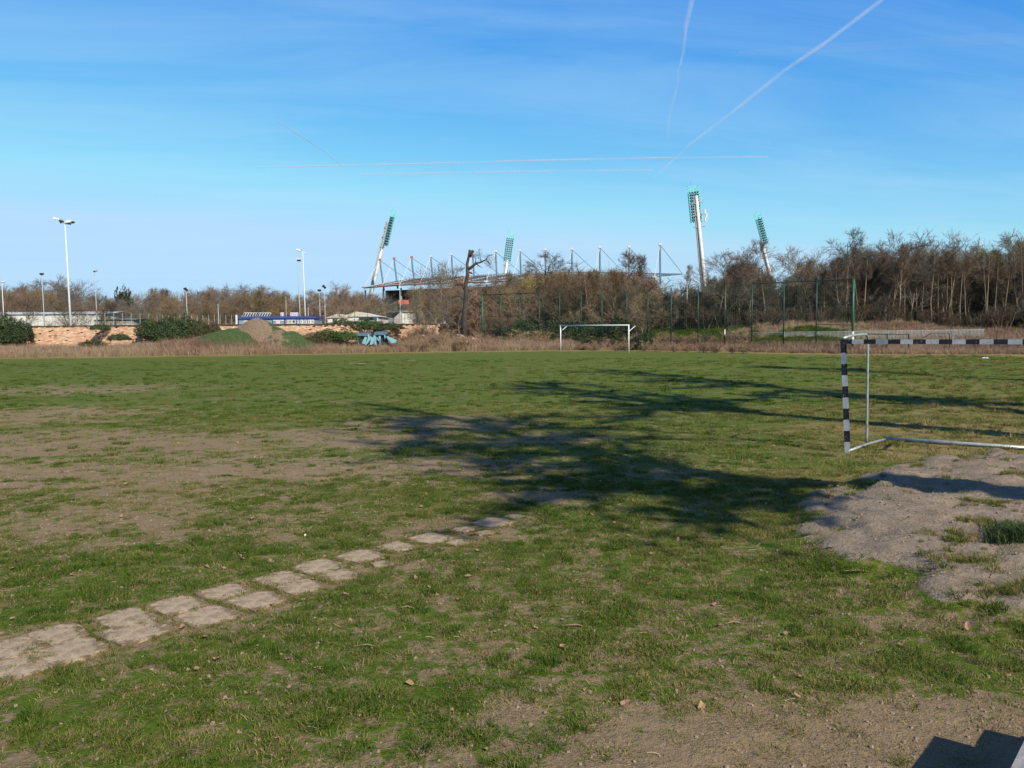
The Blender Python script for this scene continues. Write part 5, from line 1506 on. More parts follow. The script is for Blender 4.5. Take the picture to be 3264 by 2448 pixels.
# ------------------------------------------------------------------ light masts on the left
def mast(px_, yt, Y, label, mt, r0, kind, lean=0.0, name='lamp_mast', tall=None):
    tp = A(px_, yt, Y); b0 = Vector((tp.x + lean, Y, h1(tp.x, Y)))
    o = thing(name, label, 'lamp mast', b0, 'lamp masts round the sports ground')
    MB().tube([b0 - UP * .05, b0.lerp(tp, .5), tp], [r0, r0 * .75, r0 * .45], 8).build('pole', mt, o, smooth=True)
    S = Y / F
    X = Vector((1, 0, 0)); Yv = Vector((0, 1, 0))
    def head(dx, dz, w_, h_, m_, tilt=.3, d=.5):
        a = R(0); ax = (Vector((math.cos(tilt), 0, math.sin(tilt))), Yv, Vector((-math.sin(tilt), 0, math.cos(tilt))))
        h0 = MB(); c = tp + X * dx * S + UP * dz * S
        h0.box(c, (w_ * S, d, h_ * S), ax); h0.box(c - ax[2] * h_ * S * .5, (w_ * S * .7, d * .7, h_ * S * .5), ax)
        h0.build('lamp_head', m_, o)
    if kind == 'double':
        MB().beam(tp + X * -15 * S + UP * 4 * S, tp + X * 18 * S - UP * 1 * S, .18, .16).build('cross_arm', 'mast_grey', o)
        head(-22, 16, 20, 5, 'lamp_white', -.25, .9); head(-11, 9, 9, 5, 'lamp_dark', -.3, .6)
        head(16, 7, 16, 7, 'lamp_white', .1, .9); head(25, 6, 6, 5, 'lamp_dark', -.2, .6)
    elif kind == 'box':
        head(0, 3, 10, 5, 'lamp_dark', 0, .5)
    elif kind == 'boxw':
        MB().beam(tp + X * -6 * S, tp + X * 5 * S, .08, .08).build('cross_arm', 'mast_grey', o)
        head(4, 6, 11, 4, 'lamp_dark', 0, .5); head(3, 10, 9, 3, 'lamp_white', 0, .6)
    elif kind == 'side':
        head(4, 3, 9, 4, 'mast_grey', .2, .4); head(0, 1, 5, 3, 'lamp_dark', .1, .4)
    elif kind == 'arm':
        MB().beam(tp + X * -10 * S + UP * 3 * S, tp + X * 11 * S, .10, .10).build('cross_arm', 'lamp_white', o)
        head(-12, 8, 14, 5, 'lamp_white', -.35, .8)
    elif kind == 'tee':
        MB().beam(tp + X * -9 * S + UP * 4 * S, tp, .12, .12).build('cross_arm', 'mast_grey', o)
        head(6, 3, 10, 3, 'lamp_white', .15, .5)
    elif kind == 'dark':
        head(-3, 5, 8, 5, 'lamp_dark', .4, .5); head(2, 1, 6, 5, 'lamp_dark', -.2, .5)
mast(207, 714, 115, 'tallest white lamp mast at the left with two pairs of lamps', 'mast_steel', .17, 'double', .30)
mast(133, 876, 160, 'grey mast with a dark box lamp, left of the tallest white mast', 'mast_grey', .12, 'box', .2)
mast(301, 866, 160, 'grey mast with a small side lamp, right of the tallest white mast', 'mast_grey', .12, 'side', .25)
mast(6, 901, 150, 'pale mast with a T-shaped head at the left edge', 'mast_steel', .10, 'tee', .1)
mast(593, 925, 180, 'short grey mast with a faint lamp above the ivy', 'mast_grey', .14, 'dark', .15)
mast(949, 836, 176, 'green-grey mast with a box lamp, left one of the close pair', 'mast_grey', .17, 'boxw', .3)
mast(965, 805, 160, 'pale mast with one long-armed white lamp, taller one of the close pair', 'mast_steel', .15, 'arm', .3)
mast(911, 945, 150, 'brown wooden-looking pole without a lamp before the container building', 'mast_brown', .12, 'none', .0, 'wooden_pole')
mast(1018, 928, 160, 'thin grey mast with a dark lamp, left one right of the containers', 'mast_grey', .11, 'box', .05)
mast(1034, 917, 150, 'grey mast with twin dark lamps beside the white hall', 'mast_grey', .12, 'dark', .05)
mast(695, 968, 150, 'short bare pole left of the container building', 'mast_grey', .09, 'none', .0, 'steel_pole')
mast(982, 980, 150, 'thin short pole right of the tall pair of masts', 'mast_steel', .06, 'none', .0, 'steel_pole')
mast(1274, 885, 125, 'thin grey flagpole in front of the stadium stand', 'mast_steel', .06, 'none', .0, 'steel_pole')
mast(1331, 925, 125, 'thin grey pole left of the round bare tree', 'mast_grey', .06, 'none', .0, 'steel_pole')

# ------------------------------------------------------------------ blue container building
CY = 150.0
def C(x, y, o=0.0): return A(700 + x / 6.144, 960 + y / 6.144, CY + o)
zb = h1(X_at(880, CY), CY)
b0 = C(1100, 480); b0.z = zb
o = thing('container_building', 'grey container building with a blue roof edge and solar panels', 'building', b0)
l = C(370, 330); rgt = C(1860, 345); top = l.z
wall_l = MB(); 
cuts = [370, 595, 815, 1040, 1275, 1505, 1860]
for i in range(6):
    a = C(cuts[i], 350); c = C(cuts[i + 1], 350)
    MB().box(((a.x + c.x) / 2, CY + 3, (top + zb) / 2 - .15), (c.x - a.x - .12, 6, top - zb - .3)).build('container', 'container_grey', o)
    MB().box((a.x, CY - .05, (top + zb) / 2), (.16, .12, top - zb)).build('corner_column', 'container_blue', o)
MB().box(((l.x + rgt.x) / 2, CY + 2.9, top + .05), (rgt.x - l.x + .3, 6.4, .42)).build('roof_edge', 'container_blue', o)
a = C(345, 270); MB().box((a.x, CY - .4, (a.z + zb) / 2), (.28, .28, a.z - zb)).build('downpipe', 'white_paint', o)
def rect(name, x0_, y0_, x1_, y1_, mt, d=.06, off=-.03, parent=o):
    a = C(x0_, y0_); c = C(x1_, y1_)
    return MB().box(((a.x + c.x) / 2, CY + off, (a.z + c.z) / 2), (abs(c.x - a.x), d, abs(a.z - c.z))).build(name, mt, parent)
wf = rect('window', 475, 380, 548, 468, 'white_paint'); 
for q in (490, 520): rect('pane', q, 388, q + 10, 462, 'window_glass', .02, -.075, wf)
df = rect('door', 645, 355, 718, 492, 'white_paint', .08); rect('pane', 675, 375, 705, 470, 'window_glass', .02, -.09, df)
rect('window', 1050, 365, 1105, 385, 'white_paint'); wf = rect('window', 1110, 365, 1180, 438, 'white_paint'); rect('pane', 1140, 375, 1152, 415, 'window_glass', .02, -.075, wf)
rect('shutter', 1190, 365, 1262, 385, 'white_paint')
for (x0_, x1_, ps) in ((1305, 1340, [(1318, 1330)]), (1345, 1415, [(1358, 1372), (1385, 1400)]), (1420, 1490, [(1435, 1475)]), (1515, 1545, [(1525, 1535)]), (1585, 1640, [(1600, 1612)]), (1665, 1705, [(1680, 1692)]), (1735, 1790, [(1752, 1766)]), (1795, 1850, [(1808, 1818), (1828, 1838)])):
    wf = rect('window', x0_, 362, x1_, 440, 'white_paint')
    for u in ps: rect('pane', u[0], 375, u[1], 425, 'window_glass', .02, -.075, wf)
for i in range(10):
    x = (450, 500, 550, 603, 655, 732, 785, 835, 885, 935)[i]
    a = C(x - 8, 300); c = C(x + 40, 300); e = C(x + 48, 226, 1.2); f = C(x, 226, 1.2); off = Vector((0, .05, 0))
    pn_ = MB().prism([a, c, C(x + 92, 226, 1.2), C(x + 44, 226, 1.2)][0:4] if False else [C(x - 8, 300), C(x + 36, 300), C(x + 76, 228, 1.0), C(x + 32, 228, 1.0)], off).build('solar_panel', 'roof_white', o)
    MB().prism([C(x + 1, 294, -.10), C(x + 30, 294, -.10), C(x + 62, 234, .84), C(x + 33, 234, .84)], off * .6).build('solar_cells', 'solar_cell', pn_)
MB().beam(C(420, 305), C(1005, 308), .2, .12).build('roof_kerb', 'lamp_white', o)
MB().beam(C(470, 222, 1.1), C(1000, 224, 1.1), .08, .08).build('panel_frame', 'galvanised', o)
for (x0_, x1_, cells, lab) in ((1192, 1265, 2, 'small purple and white banner on the container roof'), (1382, 1540, 4, 'wide purple and white banner on the container roof')):
    a = C(x0_, 222, .8); c = C(x1_, 320, .8)
    q = thing('banner', lab, 'banner', ((a.x + c.x) / 2, CY + .8, c.z), 'banners on the container roof')
    MB().box(((a.x + c.x) / 2, CY + .8, (a.z + c.z) / 2), (c.x - a.x, .05, a.z - c.z)).build('cloth', 'banner_white', q)
    r = random.Random(x0_)
    for k in range(cells):
        for j in range(2):
            u0 = x0_ + (x1_ - x0_) * (k + .2) / cells; u1 = x0_ + (x1_ - x0_) * (k + .8) / cells
            a2 = C(u0, 240 + j * 38, .76); c2 = C(u1, 262 + j * 38, .76)
            MB().box(((a2.x + c2.x) / 2, CY + .765, (a2.z + c2.z) / 2), (c2.x - a2.x, .01, a2.z - c2.z)).build('printed_patch', 'banner_purple', q)
    for xx in (x0_ + 4, x1_ - 4):
        a2 = C(xx, 215, .85); MB().beam((a2.x, CY + .9, top), (a2.x, CY + .9, a2.z), .06, .06).build('banner_post', 'mast_grey', q)
# blue low barrier left of the containers
a = C(250, 468, -6); c = C(590, 476, -6)
q = thing('blue_barrier', 'low blue barrier left of the container building', 'barrier', (a.x, CY - 6, zb))
MB().beam((a.x, CY - 6, a.z), (c.x, CY - 6, a.z - .05), .08, .3).build('rail', 'container_blue', q)
for k in range(5): MB().beam((a.x + (c.x - a.x) * k / 4, CY - 6, zb), (a.x + (c.x - a.x) * k / 4, CY - 6, a.z), .08, .08).build('post', 'container_blue', q)

# white halls
def gable(label, px0, px1, ypx_eave, ypx_ridge, Y, depth, ridge_px=None, wall='hall_white', roof='hall_roof', along=False):
    a = A(px0, ypx_eave, Y); c = A(px1, ypx_eave, Y); zb = h1(a.x, Y); zr = ztop((px0 + px1) / 2, ypx_ridge, Y)
    o = thing('white_hall', label, 'building', ((a.x + c.x) / 2, Y, zb), 'white halls behind the wall')
    MB().box(((a.x + c.x) / 2, Y + depth / 2, (a.z + zb) / 2), (c.x - a.x, depth, a.z - zb)).build('wall', wall, o)
    if along:
        MB().prism([(a.x - .3, Y - .3, a.z), (a.x - .3, Y + depth + .3, a.z), (a.x + .5, Y + depth / 2, zr)], (c.x - a.x + .6, 0, 0)).build('roof', roof, o)
    else:
        xm = (a.x + c.x) / 2 if ridge_px is None else A(ridge_px, ypx_eave, Y).x
        MB().prism([(a.x - .3, Y - .2, a.z), (c.x + .3, Y - .2, a.z), (xm, Y - .2, zr)], (0, depth + .4, 0)).build('roof', roof, o)
    return o, zb
o, zb = gable('white hall with a shallow pale roof behind the ivy mound', 1090, 1205, 1010, 993, 146, 12, 1138)
a = A(1160, 1016, 146); MB().box((a.x + .3, 145.96, a.z), (2.3, .08, .45)).build('window', 'window_glass', o)
a = A(1180, 1016, 146); MB().box((a.x + .6, 145.96, a.z), (1.2, .08, .35)).build('window', 'container_blue', o)
o, zb = gable('small white gabled hut left of the pale-roofed hall', 1044, 1084, 1013, 1000, 141, 6, 1075)
for k in range(3):
    a = A(1064 + k * 5, 1020, 141); MB().box((a.x, 140.96, a.z), (.2, .08, .5)).build('window', 'window_glass', o)
gable('long low white building behind the trees at the far left', -60, 345, 1003, 992, 172, 10, along=True, wall='hall_white', roof='roof_white')
gable('grey low shed behind the fence on the far left', 300, 425, 1020, 1014, 168, 6, along=True, wall='concrete', roof='stand_glass')

# parked vehicles seen over the wall
def vehicle(px_, ytop, Y, label, L, Hh, kind, group='vehicles parked in front of the stadium'):
    a = A(px_, ytop, Y); z = a.z - Hh; g = h1(a.x, Y)
    o = thing('parked_van' if kind == 'van' else 'parked_car', label, 'van' if kind == 'van' else 'car', (a.x, Y, g), group)
    z = g
    Hh = a.z - g
    x0_, x1_ = a.x - L / 2, a.x + L / 2; hb = Hh * .52 + .1
    if kind == 'van': prof_ = [(x0_, z + .35), (x1_, z + .35), (x1_, z + hb), (x1_ - L * .1, z + hb + .1), (x1_ - L * .22, z + Hh), (x0_ + .1, z + Hh), (x0_, z + Hh - .15)]
    else: prof_ = [(x0_, z + .35), (x1_, z + .35), (x1_, z + hb - .1), (x1_ - L * .22, z + hb), (x1_ - L * .36, z + Hh), (x0_ + L * .2, z + Hh), (x0_ + L * .05, z + hb), (x0_, z + hb - .15)]
    MB().prism([(x, Y, zz) for x, zz in prof_], (0, 1.8, 0)).build('body', 'car_white', o)
    for f in ((.25, .45), (.5, .7)) if kind == 'car' else ((.68, .82),):
        MB().box((x0_ + L * sum(f) / 2, Y - .02, z + (hb + Hh) / 2), (L * (f[1] - f[0]), .04, (Hh - hb) * .62)).build('window', 'window_glass', o)
    for f in (.2, .8):
        c = Vector((x0_ + L * f, Y - .05, z + .33)); MB().tube([c, c + Vector((0, .25, 0))], .33, 10).build('wheel', 'tyre', o)
vehicle(1376, 1029, 150, 'white car just above the end of the brick wall', 4.2, 1.5, 'car')
vehicle(1412, 1028, 152, 'white car left of the dead tree', 4.4, 1.5, 'car')
vehicle(1512, 1019, 150, 'white van right of the dead tree', 4.8, 2.2, 'van')
vehicle(1545, 1020, 152, 'white van just left of the first green post', 5.0, 2.2, 'van')
vehicle(1580, 1021, 154, 'white van partly behind the first green post', 4.6, 2.2, 'van')

# ------------------------------------------------------------------ stadium
pyl = [(1211, 830, 903), (1256, 826, 896), (1312, 822, 888), (1373, 819, 886), (1439, 813, 882), (1507, 810, 879), (1580, 803, 877), (1658, 801, 874), (1738, 798, 872), (1823, 796, 872), (1912, 790, 874), (2005, 789, 876), (2104, 781, 878)]
hs_ = [232, 235, 238, 241, 245, 248, 252, 255, 258, 262, 266, 270, 276]
root = thing('stadium_stand', 'football stadium main stand with a stayed steel roof beyond the trees', 'building', (0, 300, .6))
TOPS = []; FEET = []; OUT = []; TIPS = []
OX = [1160, 1218, 1275, 1338, 1405, 1476, 1550, 1630, 1712, 1800, 1892, 1986, 2086]
OYY = [916, 911, 907, 904, 901, 899, 897, 894, 892, 890, 888, 885, 883]
for i, (px_, yt, yf) in enumerate(pyl):
    d = 29 * F / hs_[i]
    TOPS.append(A(px_, yt, d)); f = A(px_ + 13 * (1 - i / 9.0) if i < 9 else px_ + 1, yf, d + 1); FEET.append(f)
    OUT.append(A(OX[i], OYY[i], d - 7)); TIPS.append(A(px_ + 95 - i * 2, yf - 6, d + 22))
for i in range(13):
    st = MB().tube([FEET[i] - UP * 3, TOPS[i]], .34, 6).build('roof_post', 'stay_grey', root)
    MB().box(TOPS[i] + UP * .3, (1.0, .8, .7)).build('post_cap', 'red_paint' if i < 3 else 'roof_white', st)
    MB().tube([TOPS[i], OUT[i]], .10, 5).build('rear_stay', 'roof_white', root)
    MB().tube([TOPS[i], TIPS[i]], .10, 4).build('cable', 'stay_grey', root)
    MB().box(OUT[i], (1.5, 1.0, .55)).build('edge_node', 'red_paint' if i in (0, 1, 2, 3, 5) else 'roof_white', root)
    if i < 12:
        MB().tube([OUT[i], OUT[i + 1]], .17, 5).build('edge_beam', 'roof_white', root)
        MB().tube([FEET[i], FEET[i + 1]], .18, 5).build('ridge_beam', 'roof_white', root)
        MB().tube([OUT[i], FEET[i + 1]], .18, 5).build('diagonal_brace', 'roof_white', root)
        n_ = 6
        MB().prism([OUT[i], OUT[i + 1], FEET[i + 1], FEET[i]], (0, .1, -.5)).build('roof_panel', 'roof_sheet', root)
        MB().prism([FEET[i], FEET[i + 1], TIPS[i + 1], TIPS[i]], (0, .1, -.4)).build('roof_panel', 'roof_sheet', root)
        mb = MB()
        for k in range(1, 12):
            f = k / 12; a = OUT[i].lerp(OUT[i + 1], f); c = FEET[i].lerp(FEET[i + 1], f)
            mb.beam(a + Vector((0, -.25, .1)), c + Vector((0, -.25, .1)), .12, .12)
        mb.build('roof_ribs', 'dark_stand', root)
        # facade below: upper tier, lower level, dark panels painting in the shaded gaps
        def lv(P_, z): return Vector((P_.x, P_.y + 3, z))
        for (za, zc, mt, nm, dy) in ((15.5, 19.0, 'dark_stand', 'upper_shade_panel', 5), (10.5, 15.5, 'stand_facing', 'upper_tier', 1), (8.2, 10.5, 'dark_stand', 'walkway_shade_panel', 5), (3.4, 8.2, 'concrete' if i % 3 else 'stand_facing', 'lower_facade', 0), (.6, 3.4, 'concrete', 'base_wall', 0)):
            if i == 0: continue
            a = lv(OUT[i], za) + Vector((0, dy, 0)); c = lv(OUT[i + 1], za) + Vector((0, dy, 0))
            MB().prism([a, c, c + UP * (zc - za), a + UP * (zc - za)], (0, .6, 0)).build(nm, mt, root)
        cl = MB().tube([lv(OUT[i], .6), lv(OUT[i], 19.5)], .35, 6).build('column', 'concrete', root)
a = A(1280, 962, 318); MB().box(a, (2.2 * 1.1, .8, 1.3)).build('red_sign', 'red_paint', root)
a = A(1291, 963, 317); MB().box(a, (3, .8, 1.6)).build('red_sign', 'red_paint', root)
# service block with stairs, seen through the shrubs
a = A(1282, 990, 240); c = A(1318, 1040, 240); zb = h1(a.x, 240)
o = thing('service_building', 'pale concrete service building below the stand', 'building', (a.x, 240, zb))
MB().box(((a.x + c.x) / 2, 243, (a.z + zb) / 2), (c.x - a.x, 6, a.z - zb)).build('wall', 'hall_white', o)
p0 = A(1258, 1012, 240); MB().prism([(p0.x, 239.5, p0.z), (a.x, 239.5, a.z), (a.x, 239.5, zb), (p0.x, 239.5, zb)], (0, 4, 0)).build('stair_wall', 'concrete', o)
MB().box(((a.x + c.x) / 2 + .5, 239.8, a.z - .2), (c.x - a.x + 1.2, .4, .4)).build('parapet', 'concrete', o)
# flat-roofed glass building behind the dead tree
a = A(1440, 960, 200); c = A(1482, 990, 200)
o = thing('kiosk_building', 'grey building with a pitched pale roof left of the dead tree', 'building', ((a.x + c.x) / 2, 200, h1(a.x, 200)))
MB().box(((a.x + c.x) / 2, 203, 4), (c.x - a.x + 3, 6, 7)).build('wall', 'dark_stand', o)
MB().prism([(a.x - 2, 199, 7.2), (c.x + 3, 199, 7.2), ((a.x + c.x) / 2 + .5, 199, 10.2)], (0, 8, 0)).build('roof', 'concrete', o)

# floodlight masts
def flood(px_, yb, pxt, ytt, Y, label, r0, frame, shaft_top, ex=None, leanY=0.0):
    b_ = A(px_, yb, Y); g = h1(b_.x, Y) 
    tp = A(pxt, ytt, Y + leanY)
    # extend the shaft line to the ground
    d = (tp - b_); t_ = (g - b_.z) / d.z; b0 = b_ + d * t_
    o = thing('floodlight_mast', label, 'floodlight mast', b0, 'leaning floodlight masts of the stadium')
    ax = (tp - b0).normalized(); L = (tp - b0).length
    st = b0 + ax * (L * shaft_top)
    S = Y / F
    sx = Vector((1, 0, 0)); sx = (sx - ax * sx.dot(ax)).normalized(); fy = ax.cross(sx)
    MB().tube([b0, b0.lerp(st, .5) - sx * .0, st], [r0 * 1.15, r0 * 1.0, r0 * .8], 10).build('shaft', 'pylon_concrete', o, smooth=True)
    MB().tube([b0 - sx * r0 * 1.7 + fy * .5, b0.lerp(st, .5) - sx * r0 * 1.4 + fy * .5, st - sx * r0 * 1.15 + fy * .5], [r0 * .55] * 3, 8).build('side_tube', 'mast_grey', o, smooth=True)  # thinner grey tube along the left of the shaft
    (l_, r_, fb, ft_, off) = frame       # left/right extent in photo px, bottom/top fraction along the mast, forward offset
    fc = lambda u, v: b0 + ax * (L * (fb + (ft_ - fb) * v)) + sx * ((l_ + (r_ - l_) * u) * S) + fy * (-off)
    mb = MB(); nc, nr = 4, 13
    wfr = (r_ - l_) * S
    for k in range(nc + 1): mb.beam(fc(k / nc, 0), fc(k / nc, 1), .19, .19)
    for k in range(nr + 1): mb.beam(fc(0, k / nr), fc(1, k / nr), .13, .13)
    for k in range(nr): mb.beam(fc(0, k / nr), fc(1, (k + 1) / nr), .07, .07); mb.beam(fc(1, k / nr), fc(0, (k + 1) / nr), .07, .07)
    for k in range(0, nr + 1):
        mb.beam(fc(0, k / nr), fc(0, k / nr) - fy * 1.6, .09, .09); mb.beam(fc(1, k / nr), fc(1, k / nr) - fy * 1.6, .09, .09)
    mb.beam(fc(0, 0) - fy * 1.6, fc(0, 1) - fy * 1.6, .12, .12); mb.beam(fc(1, 0) - fy * 1.6, fc(1, 1) - fy * 1.6, .12, .12)
    mb.build('lamp_frame', 'teal_bright', o)
    for i in range(3):
        q = b0 + ax * L * (shaft_top - .05 - .08 * i); MB().beam(q - sx * wfr * .55 , q + sx * wfr * .55, .3, .3).build('bracket', 'mast_brown', o)
    lamp = None
    for j in range(11):
        for i in range(4):
            c = fc((i + .5) / 4, (j + .6) / 13)+ fy * -.4
            if lamp is None:
                mb = MB(); mb.tube([c, c - fy * .5 - UP * .12], [.33, .24], 8)
                lamp = mb.build('floodlight', 'lamp_dark', o, origin=c); lamp.location = c - b0
            else:
                q = lamp.copy(); COL.objects.link(q); q.parent = o; q.location = c - b0
    MB().tube([fc(.3, 1), fc(.3, 1) + UP * 1.6], .06, 4).build('antenna', 'mast_grey', o)
    if ex:
        for dx, dz in ((0, 0), (1, -1.4), (.3, -2.6)):
            q = b0 + ax * L * ex + sx * (r0 + 1.6 + dx * .5) + UP * dz
            MB().tube([q, q + UP * 1.3], .32, 8).build('antenna_panel', 'lamp_white', o)
            MB().beam(q, q - sx * 1.8, .08, .08).build('antenna_arm', 'mast_grey', o)
flood(1171, 994, 1238, 700, 340, 'leaning floodlight mast at the left end of the stadium roof', .62, (6, 19, .785, 1.07, 1.3), .98)
flood(1612, 866, 1629, 744, 415, 'most distant floodlight mast above the willow', .66, (-13, 12, .728, 1.0, -1.4), .74)
flood(2254, 985, 2216, 588, 277, 'nearest and tallest floodlight mast with antenna panels', .62, (-23, 11, .752, .995, -1.2), .925, ex=.80)
flood(2457, 880, 2407, 685, 355, 'rightmost floodlight mast leaning left above the wood', .64, (-6, 14, .745, 1.0, 1.3), .77)

# ------------------------------------------------------------------ small things on the pitch
mb = MB()
for (xa, ya, xb, yb_, w_) in ((1112, 1160, 1136, 1159, .25), (1138, 1161, 1165, 1161, .3), (1180, 1162, 1198, 1161, .2), (1218, 1158, 1238, 1158, .15), (1298, 1151, 1322, 1151, .2), (1260, 1117, 1378, 1119, .22), (1215, 1116, 1235, 1116, .2)):
    a = G(xa, ya); c = G(xb, yb_); n = 9; r = random.Random(xa)
    up_ = []; dn = []
    for k in range(n + 1):
        q = a.lerp(c, k / n); z = h1(q.x, q.y) + .035
        up_.append((q.x, q.y + w_ * r.uniform(.3, 1), z)); dn.append((q.x, q.y - w_ * r.uniform(.3, 1), z))
    for k in range(n): mb.quad(dn[k], dn[k + 1], up_[k + 1], up_[k])
mb.build('chalk_line', 'chalk', kind='structure')
# leaves and straw bits
r = np.random.default_rng(500)
def leafmesh(seed):
    q = np.random.default_rng(seed); V = []; 
    for a in np.linspace(0, 2 * np.pi, 8)[:-1]:
        rad = .035 * q.uniform(.6, 1.1); V.append((math.cos(a) * rad, math.sin(a) * rad * .7, q.uniform(.004, .02)))
    me = bpy.data.meshes.new('leaf'); me.from_pydata([(0, 0, .006)] + V, [], [(0, i, i % 7 + 1) for i in range(1, 8)]); me.materials.append(MATS['dead_leaf']); me.update(); return me
lc = variants('fallen_leaf', [leafmesh(i) for i in range(4)])
x, y, rr_ = field_points(3.2, 18, 2.4, seed=501); n = len(x); s = rr_.uniform(.35, 1.1, n)
scatter('leaf_litter', np.stack([x, y, H(x, y) + .012], 1), np.stack([rr_.normal(0, .3, n), rr_.normal(0, .3, n), rr_.uniform(0, 6.28, n)], 1), np.stack([s] * 3, 1), np.zeros(n), lc, 4, label='small dry brown leaves strewn over the near pitch', cat='leaves')
def strawmesh(seed):
    q = random.Random(seed); mb = MB()
    mb.tube([(-.03, 0, .004), (0, q.uniform(-.006, .006), .007), (.03, q.uniform(-.01, .01), .003)], .0012, 3)
    me = bpy.data.meshes.new('straw'); me.from_pydata(mb.v, [], mb.f); me.materials.append(MATS['straw']); me.update(); return me
stc = variants('straw_bit', [strawmesh(i) for i in range(3)])
x, y, rr_ = field_points(3.2, 12, 9, seed=502); n = len(x); s = rr_.uniform(.35, 1.2, n)
scatter('straw_litter', np.stack([x, y, H(x, y) + .008], 1), np.stack([rr_.normal(0, .2, n), rr_.normal(0, .2, n), rr_.uniform(0, 6.28, n)], 1), np.stack([s] * 3, 1), np.zeros(n), stc, 3, label='bits of dead straw lying on the near pitch', cat='straw')
for (p, yy, L, lab) in ((1840, 2003, .22, 'pale curved stick on the turf below the middle of the picture'), (1172, 2068, .16, 'pale twig on the turf right of the slab path'), (2340, 1995, .14, 'thin dry twig on the turf at lower right'),
                        (2740, 1828, .25, 'thin dark twig lying on the sand heap'), (1300, 1945, .12, 'short broken twig beside the slab path')):
    g = G(p, yy); a = random.uniform(-.3, .3); d = Vector((math.cos(a), math.sin(a), 0)) * L / 2
    ob = MB().tube([g - d + UP * .012, g + UP * .022 + Vector((0, .012, 0)), g + d + UP * .010], [.004, .006, .003], 5).build('fallen_twig', 'stick', origin=g); tag(ob, lab, 'twig', 'twigs lying on the pitch')
g = G(3140, 1143)
for k, (dx, lab) in enumerate(((0, 'white rag lying on the pitch edge above the striped crossbar'),)):
    mb = MB(); r2 = random.Random(3)
    ring = [(g.x + math.cos(a) * .3 * r2.uniform(.7, 1), g.y + math.sin(a) * .25 * r2.uniform(.7, 1), g.z + .03) for a in np.linspace(0, 2 * math.pi, 10)[:-1]]
    k0 = len(mb.v); mb.v += ring + [(g.x, g.y, g.z + .12), (g.x + .12, g.y, g.z + .09)]
    for i in range(9): mb.f.append((i, (i + 1) % 9, 9 if i < 6 else 10)); mb.m.append(0)
    ob = mb.build('white_rag', 'litter_white', origin=g); tag(ob, lab, 'litter')
g = G(973, 1711); ob = MB().box(g + UP * .015, (.022, .016, .02), [Vector(c) for c in ((.9, .3, .1), (-.3, .9, .1), (0, -.1, 1))]).build('paper_scrap', 'litter_white', origin=g); tag(ob, 'tiny white paper scrap in the grass above the slab path', 'litter')

# ------------------------------------------------------------------ contrails
m = bpy.data.materials.new('contrail_vapour'); m.use_nodes = True; MATS['contrail'] = m
t = m.node_tree
for n in list(t.nodes): t.nodes.remove(n)
mo = N(t, 'ShaderNodeOutputMaterial'); tr = N(t, 'ShaderNodeBsdfTransparent'); df = N(t, 'ShaderNodeBsdfDiffuse'); tl = N(t, 'ShaderNodeBsdfTranslucent'); df.inputs['Color'].default_value = (.62, .64, .67, 1); tl.inputs['Color'].default_value = (.62, .64, .67, 1)
ms = N(t, 'ShaderNodeMixShader'); ms.inputs[0].default_value = .5; t.links.new(df.outputs[0], ms.inputs[1]); t.links.new(tl.outputs[0], ms.inputs[2])
lw = N(t, 'ShaderNodeLayerWeight'); lw.inputs['Blend'].default_value = .5
tcg = N(t, 'ShaderNodeTexCoord'); oi = N(t, 'ShaderNodeObjectInfo')
fz = M_(t, 'POWER', M_(t, 'SUBTRACT', 1.0, lw.outputs['Facing']), 1.6)
nn = noise(.0012, 3, .55)
al = M_(t, 'MULTIPLY', fz, rng_(nn, .3, .65, .35, 1.0)); al = M_(t, 'MULTIPLY', al, oi.outputs['Alpha'])
mm = N(t, 'ShaderNodeMixShader'); t.links.new(al, mm.inputs[0]); t.links.new(tr.outputs[0], mm.inputs[1]); t.links.new(ms.outputs[0], mm.inputs[2]); t.links.new(mm.outputs[0], mo.inputs['Surface'])
ALT = 3000.0
def sky_pt(px_, py_):
    d = ray(px_, py_); return Vector((0, 0, CAMZ)) + d * (ALT / d.z)
def contrail(label, P, wpx, alpha):
    pts = []; rad = []
    for i in range(len(P) - 1):
        for k in range(8):
            f = k / 8; q = (P[i][0] + (P[i + 1][0] - P[i][0]) * f, P[i][1] + (P[i + 1][1] - P[i][1]) * f)
            pts.append(sky_pt(*q)); g = i + f; wv = wpx[i] + (wpx[i + 1] - wpx[i]) * f
            rad.append(wv * .5 / F * pts[-1].length)
    pts.append(sky_pt(*P[-1])); rad.append(wpx[-1] * .5 / F * pts[-1].length)
    ob = MB().tube(pts, rad, 14, cap=False).build('contrail', 'contrail', origin=pts[0], smooth=True)
    ob.color = (1, 1, 1, alpha); tag(ob, label, 'contrail', 'aircraft vapour trails'); ob['kind'] = 'thing' if False else ob.get('kind', 'thing')
    del ob['kind']
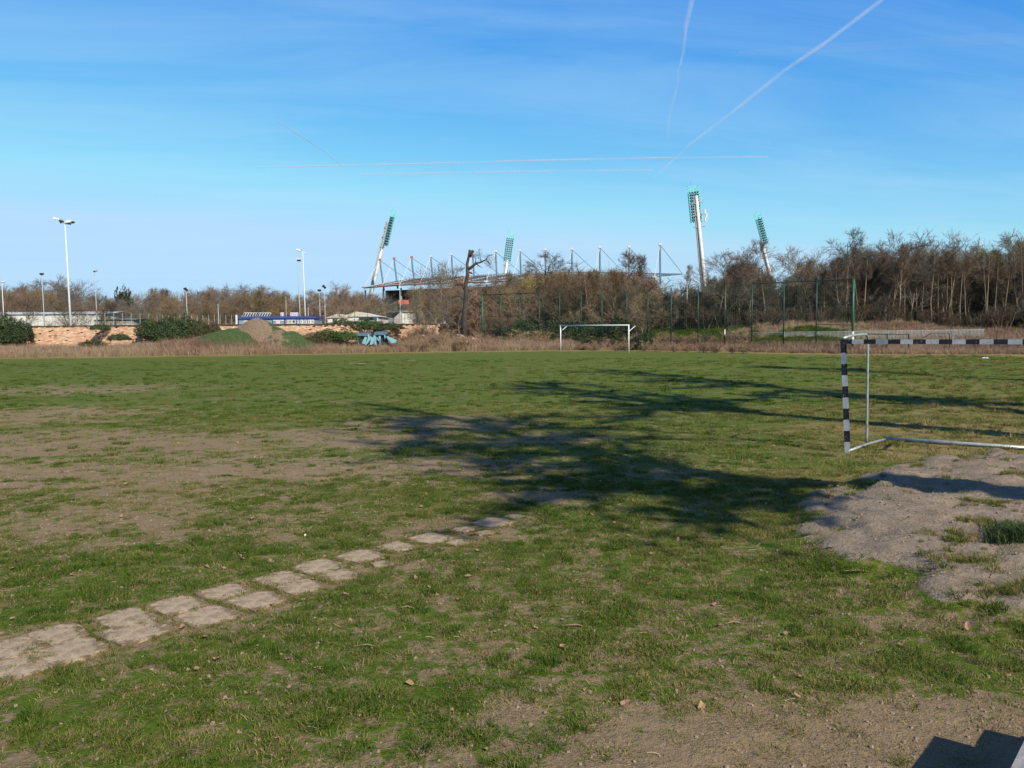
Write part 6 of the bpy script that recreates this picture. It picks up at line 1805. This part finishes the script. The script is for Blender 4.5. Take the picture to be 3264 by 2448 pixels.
contrail('upper part of the near-vertical vapour trail, brightest at the top', [(2225, -60), (2205, 0), (2185, 90), (2177, 170), (2166, 212)], [22, 20, 16, 13, 7], 1.0)
contrail('faint lower part of the near-vertical vapour trail', [(2163, 215), (2160, 270), (2140, 340), (2130, 400), (2126, 450)], [12, 12, 16, 18, 14], .6)
contrail('long diagonal vapour trail running down from the upper right', [(2850, -40), (2810, 0), (2640, 130), (2500, 225), (2350, 345), (2200, 460), (2130, 525), (2085, 565)], [15, 15, 15, 15, 14, 12, 10, 6], .68)
contrail('short thin vapour trail in the left half of the sky', [(880, 385), (960, 435), (1030, 480), (1092, 532)], [7, 8, 8, 5], 1.0)
contrail('long level vapour trail across the middle sky, upper of two', [(820, 533), (1300, 523), (1700, 512), (2100, 503), (2450, 500)], [6, 7, 8, 6, 4], .42)
contrail('fainter level vapour trail just below the longer one', [(1150, 556), (1400, 552), (1700, 546), (2080, 542)], [8, 9, 9, 7], .28)
contrail('wide faint trail on the right edge of the sky', [(2350, 170), (2700, 150), (3000, 132), (3320, 118)], [14, 26, 30, 28], .05)

# labels shared by neighbours get their order from left to right
from collections import defaultdict
by = defaultdict(list)
for o in bpy.data.objects:
    if o.get('category') and o.get('label'): by[o['label']].append(o)
for lab, os_ in by.items():
    if 1 < len(os_) < 8:
        os_.sort(key=lambda o: o.location.x / max(o.location.y, 1))
        nm = {2: ['left-hand', 'right-hand'], 3: ['left-hand', 'middle', 'right-hand'], 4: ['leftmost', 'second', 'third', 'rightmost'], 5: ['leftmost', 'second', 'middle', 'fourth', 'rightmost'], 6: ['leftmost', 'second', 'third', 'fourth', 'fifth', 'rightmost'], 7: ['leftmost', 'second', 'third', 'middle', 'fifth', 'sixth', 'rightmost']}[len(os_)]
        for q, o in zip(nm, os_): o['label'] = q + ' ' + lab
for o in bpy.data.objects:
    if o.get('label') and len(o['label'].split()) > 16: print('LONG', o.name, o['label'])
print('OBJECTS', len(bpy.data.objects), 'tris', sum(len(m_.loop_triangles) if m_.loop_triangles else len(m_.polygons) for m_ in bpy.data.meshes))
